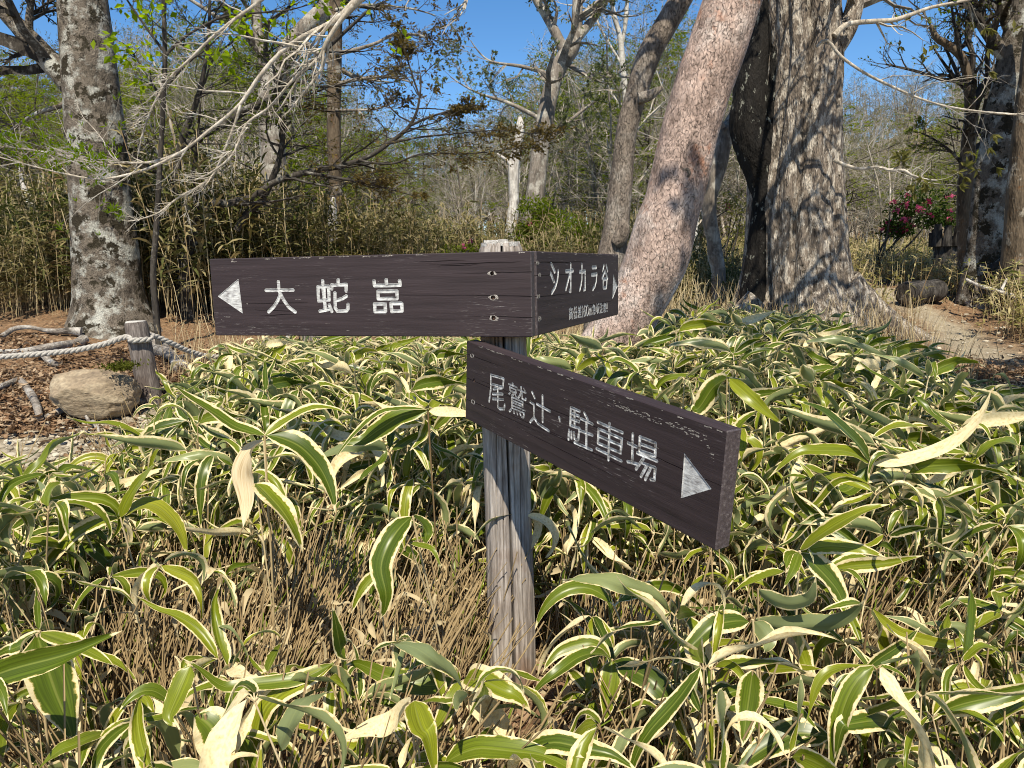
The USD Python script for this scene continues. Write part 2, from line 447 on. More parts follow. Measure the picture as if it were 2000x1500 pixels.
def leaf_material(name):
    """Dwarf bamboo: green blade with a withered cream margin and tip, blue-green underside."""
    nodes = {
        "uv": ("attribute", {"attribute": "st"}), "s": ("separate_xyz", {}),
        "g": ("geometry", {}), "oi": ("object_info", {}),
        "ra": ("math", {"math_type": "multiply_add", "value2": 1.0}), "rnd": ("math", {"math_type": "fraction"}),
        "rb": ("math", {"math_type": "multiply", "value2": 7.13}), "rnd2": ("math", {"math_type": "fraction"}),
        "rc": ("math", {"math_type": "multiply", "value2": 23.7}), "rnd3": ("math", {"math_type": "fraction"}),
        "d0": ("math", {"math_type": "subtract", "value2": 0.5}), "d1": ("math", {"math_type": "absolute"}), "d": ("math", {"math_type": "multiply", "value2": 2.0}),
        "z": ("math", {"math_type": "multiply", "value2": 91.0}),
        "cx": ("math", {"math_type": "multiply", "value2": 13.0}), "cy": ("math", {"math_type": "multiply", "value2": 2.5}),
        "co": ("combine_xyz", {}),
        "n": ("noise_texture", {"scale": 1.0, "detail": 3.0, "roughness": 0.65}),
        "nl": ("math", {"math_type": "multiply_add", "value2": 0.55}),
        "rw": ("math", {"math_type": "multiply_add", "value2": -0.42, "value3": 0.01}),
        "val": ("math", {"math_type": "add"}),
        "mask": ("map_range", {"from_min": 0.87, "from_max": 0.90, "clamp": True}),
        "tv": ("math", {"math_type": "multiply_add", "value2": 0.16}),
        "tm": ("map_range", {"from_min": 1.0, "from_max": 1.015, "clamp": True}),
        "mm": ("math", {"math_type": "maximum"}),
        "dead": ("math", {"math_type": "greater_than", "value2": 0.90}),
        "mk": ("math", {"math_type": "maximum"}),
        "green": ("rgb_ramp", {"ramp": [(0, (.042, .068, .007)), (.3, (.084, .118, .008)), (.6, (.125, .155, .009)), (.85, (.185, .205, .012)), (1, (.25, .235, .025))]}),
        "st": ("math", {"math_type": "multiply", "value2": 26.0}), "sx": ("math", {"math_type": "multiply", "value2": 1.2}), "sv": ("combine_xyz", {}),
        "sn": ("noise_texture", {"scale": 1.0, "detail": 1.0}), "sr": ("map_range", {"from_min": .3, "from_max": .7, "to_min": .72, "to_max": 1.28}),
        "gs": ("mix_color", {"blend_type": "multiply", "fac": 1.0}),
        "rib": ("map_range", {"from_min": 0.03, "from_max": 0.075, "to_min": 0.45, "to_max": 0.0, "clamp": True}),
        "gr": ("mix_color", {"b": (.25, .27, .06)}),
        "und": ("mix_color", {"b": (.205, .235, .115)}), "uf": ("math", {"math_type": "multiply", "value2": 0.75}),
        "cream": ("rgb_ramp", {"ramp": [(0.2, (.44, .31, .14)), (.4, (.62, .51, .28)), (.6, (.72, .62, .38)), (.8, (.64, .52, .27))]}),
        "cn": ("noise_texture", {"scale": 2.4, "detail": 3.0}),
        "line": ("map_range", {"from_min": 0.82, "from_max": 0.88, "clamp": True}),
        "yel": ("mix_color", {"b": (.42, .34, .10)}),
        "mix": ("mix_color", {}),
        "p": ("principled_bsdf", {"roughness": 0.4, "specular_ior_level": 0.3}), "rr": ("map_range", {"to_min": 0.34, "to_max": 0.75}),
        "hv": ("hsv", {"value": 1.35, "saturation": 1.1}), "t": ("translucent_bsdf", {}), "mx": ("mix_closure", {"fac": 0.25})}
    L = [("uv.vector", "s.vector"), ("g.random_per_island", "ra.value1"), ("oi.random", "ra.value3"), ("ra.value", "rnd.value1"),
         ("rnd.value", "rb.value1"), ("rb.value", "rnd2.value1"), ("rnd.value", "rc.value1"), ("rc.value", "rnd3.value1"),
         ("s.y", "d0.value1"), ("d0.value", "d1.value1"), ("d1.value", "d.value1"),
         ("rnd.value", "z.value1"), ("s.x", "cx.value1"), ("s.y", "cy.value1"), ("cx.value", "co.x"), ("cy.value", "co.y"), ("z.value", "co.z"), ("co.vector", "n.vector"),
         ("n.fac", "nl.value1"), ("d.value", "nl.value3"), ("rnd2.value", "rw.value1"), ("nl.value", "val.value1"), ("rw.value", "val.value2"),
         ("val.value", "mask.value"), ("n.fac", "tv.value1"), ("s.x", "tv.value3"), ("tv.value", "tm.value"), ("mask.result", "mm.value1"), ("tm.result", "mm.value2"),
         ("rnd3.value", "dead.value1"), ("mm.value", "mk.value1"), ("dead.value", "mk.value2"),
         ("rnd3.value", "green.fac"), ("s.y", "st.value1"), ("s.x", "sx.value1"), ("sx.value", "sv.x"), ("st.value", "sv.y"), ("z.value", "sv.z"), ("sv.vector", "sn.vector"), ("sn.fac", "sr.value"),
         ("green.color", "gs.a"), ("sr.result", "gs.b"), ("d.value", "rib.value"), ("gs.result", "gr.a"), ("rib.result", "gr.fac"),
         ("g.backfacing", "uf.value1"), ("gr.result", "und.a"), ("uf.value", "und.fac"),
         ("co.vector", "cn.vector"), ("cn.fac", "cream.fac"), ("val.value", "line.value"), ("und.result", "yel.a"), ("line.result", "yel.fac"),
         ("yel.result", "mix.a"), ("cream.color", "mix.b"), ("mk.value", "mix.fac"), ("mix.result", "p.base_color"), ("mk.value", "rr.value"), ("rr.result", "p.roughness"),
         ("mix.result", "hv.color"), ("hv.color", "t.color"), ("p.BSDF", "mx.closure1"), ("t.BSDF", "mx.closure2")]
    mat(name, nodes, L, "mx.closure")


leaf_material("bamboo_leaf")
mat("bamboo_dead_leaf", {"uv": ("attribute", {"attribute": "st"}), "m": ("mapping", {"scale": (2.5, 14, 1)}), "n": ("noise_texture", {"scale": 1.5, "detail": 5.0}),
                         "r": ("rgb_ramp", {"ramp": [(.25, (.36, .24, .11)), (.5, (.62, .50, .31)), (.75, (.70, .60, .42))]}), "p": ("principled_bsdf", {"roughness": .6, "specular_ior_level": .3}), "t": ("translucent_bsdf", {}), "mx": ("mix_closure", {"fac": .25})},
    [("uv.vector", "m.vector"), ("m.vector", "n.vector"), ("n.fac", "r.fac"), ("r.color", "p.base_color"), ("r.color", "t.color"), ("p.BSDF", "mx.closure1"), ("t.BSDF", "mx.closure2")], "mx.closure")

# painted boards: uv in metres along the grain
mat("board_paint", {
    "uv": ("attribute", {"attribute": "st"}),
    "ma": ("mapping", {"scale": (3.0, 60.0, 1)}), "na": ("noise_texture", {"scale": 1.0, "detail": 4.0, "roughness": .6}),
    "mb": ("mapping", {"scale": (22.0, 420.0, 1)}), "nb": ("noise_texture", {"scale": 1.0, "detail": 3.0, "roughness": .7}),
    "mp": ("mapping", {"scale": (4.0, 9.0, 1)}), "np": ("noise_texture", {"scale": 1.0, "detail": 4.0}),
    "wd": ("mapping", {"scale": (1.0, 9.0, 1)}), "w": ("wave_texture", {"bands_direction": "y", "scale": .45, "distortion": 9.0, "detail": 3.0, "detail_scale": .5}),
    "wl": ("map_range", {"from_min": .97, "from_max": 1.0, "to_max": .5, "clamp": True}),
    "base": ("rgb_ramp", {"ramp": [(.3, (.017, .0105, .012)), (.55, (.027, .0178, .0200)), (.8, (.040, .0275, .031))]}),
    "pm": ("map_range", {"from_min": .5, "from_max": .68, "clamp": True}),
    "sm": ("map_range", {"from_min": .60, "from_max": .70, "clamp": True}), "s1": ("math", {"math_type": "multiply"}),
    "s2": ("math", {"math_type": "maximum"}), "s3": ("math", {"math_type": "multiply", "value1": 0.0}),
    "scr": ("mix_color", {"b": (.30, .28, .27)}),
    "ck": ("map_range", {"from_min": .27, "from_max": .30, "to_min": 0.0, "to_max": 1.0, "clamp": True}),
    "ckm": ("mix_color", {"a": (.008, .006, .006)}),
    "h": ("math", {"math_type": "multiply_add", "value2": .5}),
    "b": ("bump", {"strength": .5, "distance": .002}), "p": ("principled_bsdf", {"roughness": .62, "specular_ior_level": .35})},
    [("uv.vector", "ma.vector"), ("ma.vector", "na.vector"), ("uv.vector", "mb.vector"), ("mb.vector", "nb.vector"), ("uv.vector", "mp.vector"), ("mp.vector", "np.vector"),
     ("uv.vector", "wd.vector"), ("wd.vector", "w.vector"), ("w.fac", "wl.value"), ("na.fac", "base.fac"), ("np.fac", "pm.value"), ("nb.fac", "sm.value"), ("pm.result", "s1.value1"), ("sm.result", "s1.value2"),
     ("nb.fac", "s3.value2"), ("s1.value", "s2.value1"), ("s3.value", "s2.value2"), ("base.color", "scr.a"), ("s2.value", "scr.fac"),
     ("na.fac", "ck.value"), ("ck.result", "ckm.fac"), ("scr.result", "ckm.b"), ("ckm.result", "p.base_color"), ("nb.fac", "h.value1"), ("na.fac", "h.value3"), ("h.value", "b.height"), ("b.normal", "p.normal")], "p.BSDF")
mat("board_edge", {
    "g": ("geometry", {}), "n": ("noise_texture", {"scale": 160.0, "detail": 4.0, "roughness": .7}),
    "r": ("rgb_ramp", {"ramp": [(.35, (.03, .022, .024)), (.58, (.06, .047, .05)), (.70, (.14, .125, .12)), (.85, (.28, .26, .24))]}),
    "b": ("bump", {"strength": .6, "distance": .002}), "p": ("principled_bsdf", {"roughness": .6})},
    [("g.position", "n.vector"), ("n.fac", "r.fac"), ("r.color", "p.base_color"), ("n.fac", "b.height"), ("b.normal", "p.normal")], "p.BSDF")
mat("white_paint", {
    "uv": ("attribute", {"attribute": "st"}), "m": ("mapping", {"scale": (60.0, 300.0, 1)}), "n": ("noise_texture", {"scale": 1.0, "detail": 5.0, "roughness": .7}),
    "n2": ("noise_texture", {"scale": 55.0, "detail": 3.0}), "a": ("math", {"math_type": "multiply_add", "value2": .6}),
    "r": ("rgb_ramp", {"ramp": [(.58, (.06, .05, .048)), (.70, (.26, .255, .255)), (.84, (.44, .445, .44)), (1, (.60, .61, .60))]}), "p": ("principled_bsdf", {"roughness": .6})},
    [("uv.vector", "m.vector"), ("m.vector", "n.vector"), ("uv.vector", "n2.vector"), ("n2.fac", "a.value1"), ("n.fac", "a.value3"), ("a.value", "r.fac"), ("r.color", "p.base_color")], "p.BSDF")
mat("white_paint_thin", {
    "uv": ("attribute", {"attribute": "st"}), "m": ("mapping", {"scale": (60.0, 300.0, 1)}), "n": ("noise_texture", {"scale": 1.0, "detail": 5.0, "roughness": .7}),
    "n2": ("noise_texture", {"scale": 70.0, "detail": 3.0}), "a": ("math", {"math_type": "multiply_add", "value2": .7}),
    "r": ("rgb_ramp", {"ramp": [(.56, (.05, .04, .04)), (.72, (.15, .145, .14)), (.86, (.34, .34, .34)), (1, (.6, .61, .61))]}), "p": ("principled_bsdf", {"roughness": .6})},
    [("uv.vector", "m.vector"), ("m.vector", "n.vector"), ("uv.vector", "n2.vector"), ("n2.fac", "a.value1"), ("n.fac", "a.value3"), ("a.value", "r.fac"), ("r.color", "p.base_color")], "p.BSDF")
mat("chipped_wood", {"g": ("geometry", {}), "n": ("noise_texture", {"scale": 420.0, "detail": 3.0}), "r": ("rgb_ramp", {"ramp": [(.35, (.08, .065, .06)), (.5, (.22, .20, .18)), (.68, (.42, .40, .37))]}), "p": ("principled_bsdf", {"roughness": .85})}, [("g.position", "n.vector"), ("n.fac", "r.fac"), ("r.color", "p.base_color")], "p.BSDF")
mat("steel", {"g": ("geometry", {}), "n": ("noise_texture", {"scale": 300.0}), "r": ("rgb_ramp", {"ramp": [(.4, (.35, .34, .33)), (.7, (.62, .61, .6))]}), "p": ("principled_bsdf", {"metallic": 1.0, "roughness": .35})}, [("g.position", "n.vector"), ("n.fac", "r.fac"), ("r.color", "p.base_color")], "p.BSDF")
mat("rust", {"g": ("geometry", {}), "n": ("noise_texture", {"scale": 400.0, "detail": 4.0}), "r": ("rgb_ramp", {"ramp": [(.4, (.05, .03, .02)), (.7, (.18, .08, .04))]}), "p": ("principled_bsdf", {"roughness": .8})}, [("g.position", "n.vector"), ("n.fac", "r.fac"), ("r.color", "p.base_color")], "p.BSDF")
mat("hole", {"p": ("principled_bsdf", {"base_color": (.006, .005, .005), "roughness": .9})}, [], "p.BSDF")


def timber(name, dark, mid, pale, stain, scale=(34, 34, 2.2), paint=None):
    nodes = {
        "g": ("geometry", {}), "m": ("mapping", {"scale": scale}), "n": ("noise_texture", {"scale": 1.0, "detail": 6.0, "roughness": .65}),
        "m2": ("mapping", {"scale": tuple(s * 4 for s in scale)}), "n2": ("noise_texture", {"scale": 1.0, "detail": 4.0, "roughness": .7}),
        "r": ("rgb_ramp", {"ramp": [(.25, dark), (.45, mid), (.68, pale)]}),
        "ns": ("noise_texture", {"scale": 4.2, "detail": 4.0, "distortion": .6}), "ms": ("map_range", {"from_min": .5, "from_max": .62, "to_max": .85, "clamp": True}), "st": ("mix_color", {"b": stain}),
        "mr": ("map_range", {"from_min": .3, "from_max": .7, "to_min": .5, "to_max": 1.3}), "mu": ("mix_color", {"blend_type": "multiply", "fac": 1.0}),
        "h": ("math", {"math_type": "multiply_add", "value2": .5}), "b": ("bump", {"strength": .7, "distance": .004}), "p": ("principled_bsdf", {"roughness": .8, "specular_ior_level": .2})}
    links = [("g.position", "m.vector"), ("m.vector", "n.vector"), ("g.position", "m2.vector"), ("m2.vector", "n2.vector"), ("n.fac", "r.fac"), ("g.position", "ns.vector"), ("ns.fac", "ms.value"),
             ("r.color", "st.a"), ("ms.result", "st.fac"), ("st.result", "mu.a"), ("n2.fac", "mr.value"), ("mr.result", "mu.b"), ("mu.result", "p.base_color"), ("n2.fac", "h.value1"), ("n.fac", "h.value3"), ("h.value", "b.height"), ("b.normal", "p.normal")]
    mat(name, nodes, links, "p.BSDF")


timber("post_wood", (.13, .105, .085), (.27, .23, .20), (.42, .385, .35), (.17, .10, .06))
timber("post_end", (.20, .18, .16), (.42, .40, .37), (.58, .56, .53), (.10, .09, .08), scale=(60, 60, 60))
timber("dark_timber", (.045, .037, .033), (.12, .10, .09), (.24, .21, .19), (.09, .07, .06), scale=(45, 45, 3))
timber("burnt_wood", (.01, .009, .008), (.03, .026, .022), (.10, .09, .08), (.012, .01, .009), scale=(30, 30, 4))
mat("rope_fibre", {"g": ("geometry", {}), "n": ("noise_texture", {"scale": 140.0, "detail": 3.0}), "r": ("rgb_ramp", {"ramp": [(.3, (.20, .185, .165)), (.7, (.42, .395, .355))]}), "b": ("bump", {"strength": .5, "distance": .003}), "p": ("principled_bsdf", {"roughness": .9})}, [("g.position", "n.vector"), ("n.fac", "r.fac"), ("r.color", "p.base_color"), ("n.fac", "b.height"), ("b.normal", "p.normal")], "p.BSDF")
mat("boulder_stone", {
    "g": ("geometry", {}), "m": ("mapping", {"scale": (3, 3, 9), "rotation": (0.2, .25, 0)}), "n": ("noise_texture", {"scale": 2.0, "detail": 8.0, "roughness": .65}), "n2": ("noise_texture", {"scale": 45.0, "detail": 5.0}),
    "r": ("rgb_ramp", {"ramp": [(.3, (.12, .088, .058)), (.5, (.235, .18, .115)), (.7, (.34, .28, .19))]}), "mr": ("map_range", {"from_min": .3, "from_max": .7, "to_min": .7, "to_max": 1.2}), "mu": ("mix_color", {"blend_type": "multiply", "fac": 1.0}),
    "h": ("math", {"math_type": "multiply_add", "value2": .3}), "b": ("bump", {"strength": .8, "distance": .03}), "p": ("principled_bsdf", {"roughness": .85})},
    [("g.position", "m.vector"), ("m.vector", "n.vector"), ("g.position", "n2.vector"), ("n.fac", "r.fac"), ("r.color", "mu.a"), ("n2.fac", "mr.value"), ("mr.result", "mu.b"), ("mu.result", "p.base_color"), ("n2.fac", "h.value1"), ("n.fac", "h.value3"), ("h.value", "b.height"), ("b.normal", "p.normal")], "p.BSDF")
foliage("pale_stone", [(.26, .225, .17), (.36, .32, .25), (.20, .17, .125), (.44, .40, .32)], 0.0, .9)
foliage("moss", [(.05, .06, .01), (.08, .09, .012), (.04, .045, .01)], .1, .9)
mat("forest_floor", {
    "g": ("geometry", {}), "a": ("attribute", {"attribute": "cover"}), "s": ("separate_color", {}),
    "n": ("noise_texture", {"scale": 3.0, "detail": 8.0, "roughness": .7}), "n2": ("noise_texture", {"scale": 40.0, "detail": 6.0, "roughness": .75}),
    "v": ("voronoi_texture", {"scale": 42.0}), "vr": ("separate_color", {}),
    "soil": ("rgb_ramp", {"ramp": [(.3, (.05, .034, .022)), (.5, (.13, .085, .05)), (.68, (.22, .15, .09))]}),
    "litter": ("rgb_ramp", {"ramp": [(0, (.16, .085, .045)), (.4, (.24, .14, .075)), (.7, (.33, .22, .13)), (1, (.12, .07, .04))]}),
    "lm": ("map_range", {"from_min": .42, "from_max": .55, "clamp": True}), "m1": ("mix_color", {}),
    "gravel": ("rgb_ramp", {"ramp": [(.3, (.19, .155, .105)), (.55, (.33, .28, .20)), (.75, (.46, .41, .31))]}), "m2": ("mix_color", {}),
    "edge": ("math", {"math_type": "multiply_add", "value2": .7, "value3": -.35}), "ea": ("math", {"math_type": "add"}), "em": ("map_range", {"from_min": .35, "from_max": .6, "clamp": True}),
    "b": ("bump", {"strength": .9, "distance": .03}), "p": ("principled_bsdf", {"roughness": .95, "specular_ior_level": .1})},
    [("a.color", "s.color"), ("g.position", "n.vector"), ("g.position", "n2.vector"), ("g.position", "v.vector"), ("v.color", "vr.color"), ("n.fac", "soil.fac"), ("vr.r", "litter.fac"), ("n2.fac", "lm.value"),
     ("soil.color", "m1.a"), ("litter.color", "m1.b"), ("lm.result", "m1.fac"), ("n2.fac", "gravel.fac"), ("n.fac", "edge.value1"), ("edge.value", "ea.value1"), ("s.r", "ea.value2"), ("ea.value", "em.value"),
     ("m1.result", "m2.a"), ("gravel.color", "m2.b"), ("em.result", "m2.fac"), ("m2.result", "p.base_color"), ("n2.fac", "b.height"), ("b.normal", "p.normal")], "p.BSDF")
# ------------------------------------------------------------------ ground
TRAIL = np.array([ground_at(*q)[:2] for q in [(1748, 585), (1790, 605), (1850, 640), (1930, 695), (2040, 752), (2200, 850)]])
TRAIL = np.vstack([TRAIL[0] + (TRAIL[0] - TRAIL[1]) * 6, TRAIL])
GRAVEL = np.array([ground_at(*q)[:2] for q in [(-900, 1000), (-300, 940), (60, 905), (215, 872), (300, 848), (360, 800)]])
CLEARING = Polygon([ground_at(*q)[:2] for q in [(-700, 664), (-200, 664), (150, 668), (300, 668), (430, 690), (560, 668), (560, 690), (400, 730), (345, 790), (320, 850), (280, 930), (215, 1010), (60, 1060), (-300, 1090), (-900, 1120)]])
trail_line, gravel_line = LineString(TRAIL), LineString(GRAVEL)


def grid_axis(a, b, n, k):
    t = np.linspace(-1, 1, n)
    s = np.sign(t) * (np.abs(t) ** k)
    return a + (s + 1) / 2 * (b - a)


ys = np.concatenate([np.arange(-6, 1, .5), np.arange(1, 11, .06), np.arange(11, 30, .35), np.arange(30, 100, 2.0), np.arange(100, 430, 15)])
xs = np.concatenate([-np.geomspace(400, 7, 60), np.arange(-6.9, 6.9, .07), np.geomspace(7, 400, 60)])
gx, gy = np.meshgrid(xs, ys)
gzv = gz(gx, gy)
near = (np.abs(gx) < 9) & (gy > .5) & (gy < 12)
fine = (meshkit.fbm(np.stack([gx * 7, gy * 7, 0 * gx], -1), 3, 8) - .5) * .05
gzv = gzv + np.where(near, fine, 0)
gv = np.stack([gx, gy, gzv], -1).reshape(-1, 3)
ny, nx = gx.shape
ii = np.arange(ny - 1)[:, None] * nx + np.arange(nx - 1)[None]
gf = np.stack([ii, ii + 1, ii + nx + 1, ii + nx], -1).reshape(-1, 4)
pts = shapely.points(gv[:, 0], gv[:, 1])
dt, dg = shapely.distance(pts, trail_line), shapely.distance(pts, gravel_line)
cover = np.maximum(.62 * np.clip(1.15 - dt / .62, 0, 1), np.clip(1.15 - dg / .62, 0, 1))
ground = usdkit.mesh(stage, "/World/ground", (gv, gf), M["forest_floor"], smooth=True).GetPrim()
primvar(ground, "cover", np.repeat(cover[:, None], 3, 1))
data(ground, label="brown forest floor with leaf litter and a pale stony trail", kind="structure")

# ------------------------------------------------------------------ the signpost
LINES1 = [[(7133,663),(7141,903)],[(7533,893),(6704,897)],[(7138,903),(7093,990),(7177,1156),(7322,1342),(7497,1486)],[(7093,990),(7014,1157),(6867,1359),(6676,1492)],[(5789,659),(5792,800),(5755,1450)],[(5934,812),(5943,1193)],[(5934,812),(5625,802)],[(5625,802),(5627,1173)],[(5943,1193),(5627,1173)],[(5760,800),(5770,1195)],[(5920,1472),(5627,1416)],[(5629,1309),(5568,1479)],[(5323,638),(5330,763)],[(5530,873),(5524,775),(5095,766),(5105,933)],[(5443,986),(5453,1394),(5395,1474),(5130,1466),(5080,1410),(5074,1298)],[(5393,1183),(5235,1142),(5113,1073)],[(4281,680),(4273,804),(3542,800)],[(3929,658),(3929,795)],[(3555,685),(3542,800)],[(4178,957),(3644,957),(3647,1149),(4182,1151),(4178,957)],[(4298,1289),(3989,1285),(3993,1485),(4296,1489),(4298,1289)],[(3824,1278),(3522,1279),(3519,1472),(3813,1485),(3824,1278)]]
ARROW1 = [(9075,1044),(8391,579),(8338,1513)]
LINES2 = [[(1530,332),(1790,530)],[(1464,580),(1718,790)],[(2093,519),(2021,748),(1842,938),(1540,1094)],[(3217,334),(3201,1112)],[(3187,1067),(3090,1101)],[(2771,531),(3428,519)],[(3164,567),(2977,783),(2759,1038)],[(4321,352),(4314,797),(4227,948),(4093,1098)],[(4102,564),(4662,555)],[(4662,555),(4656,1093),(4492,1111)],[(5451,443),(5894,441)],[(5363,674),(5972,667)],[(5972,651),(5910,863),(5772,1023),(5505,1137)],[(6827,393),(6667,560)],[(7134,386),(7320,567)],[(6990,563),(6617,795)],[(6990,563),(7321,817)],[(6744,848),(7221,841),(7176,1124),(6764,1128),(6744,848)]]
ARROW2 = [(8063,699),(8674,1125),(7979,1546)]
LINES3 = [[(1283,659),(1896,623)],[(1896,623),(1885,840)],[(1336,884),(1885,840)],[(1283,659),(1300,1018),(1236,1352)],[(1432,989),(1840,865)],[(1408,1120),(1877,1011)],[(1414,1246),(1913,1142)],[(1639,942),(1662,1391),(1781,1415),(1971,1367),(1988,1248)],[(3163,670),(3272,775)],[(3587,657),(3630,1247)],[(3381,898),(3898,941)],[(3102,917),(3257,937),(3278,1238),(3134,1388)],[(3278,1238),(3437,1342),(3884,1394)],[(4253,984),(4281,1046)],[(4655,663),(4665,1054)],[(4655,663),(4958,667)],[(4665,782),(4946,777)],[(4675,901),(4956,894)],[(4785,657),(4813,986)],[(4665,1054),(4990,1033),(4968,1282),(4885,1319)],[(4631,1172),(4626,1380)],[(4721,1189),(4732,1322)],[(4808,1178),(4840,1305)],[(5127,664),(5240,766)],[(5013,812),(5409,826)],[(5036,1074),(5430,1056)],[(4847,1385),(5438,1371)],[(5211,813),(5251,1360)],[(5582,741),(6346,747)],[(5946,669),(5980,1414)],[(5615,874),(5622,1171)],[(5615,874),(6341,873)],[(6341,873),(6333,1164)],[(5616,1017),(6336,1012)],[(5622,1171),(6333,1164)],[(5594,1298),(6367,1317)],[(6646,688),(6676,1220)],[(6526,906),(6774,907)],[(6552,1271),(6826,1234)],[(6845,692),(6859,955)],[(6845,692),(7274,687)],[(7274,687),(7285,932)],[(6852,823),(7271,806)],[(6859,955),(7285,932)],[(6803,1020),(7342,1009)],[(6982,1075),(6802,1340)],[(6957,1168),(7309,1151),(7318,1388),(7221,1409)],[(7080,1201),(6952,1439)],[(7197,1188),(7074,1459)]]
ARROW3 = [(8007,671),(8675,1080),(8021,1479)]
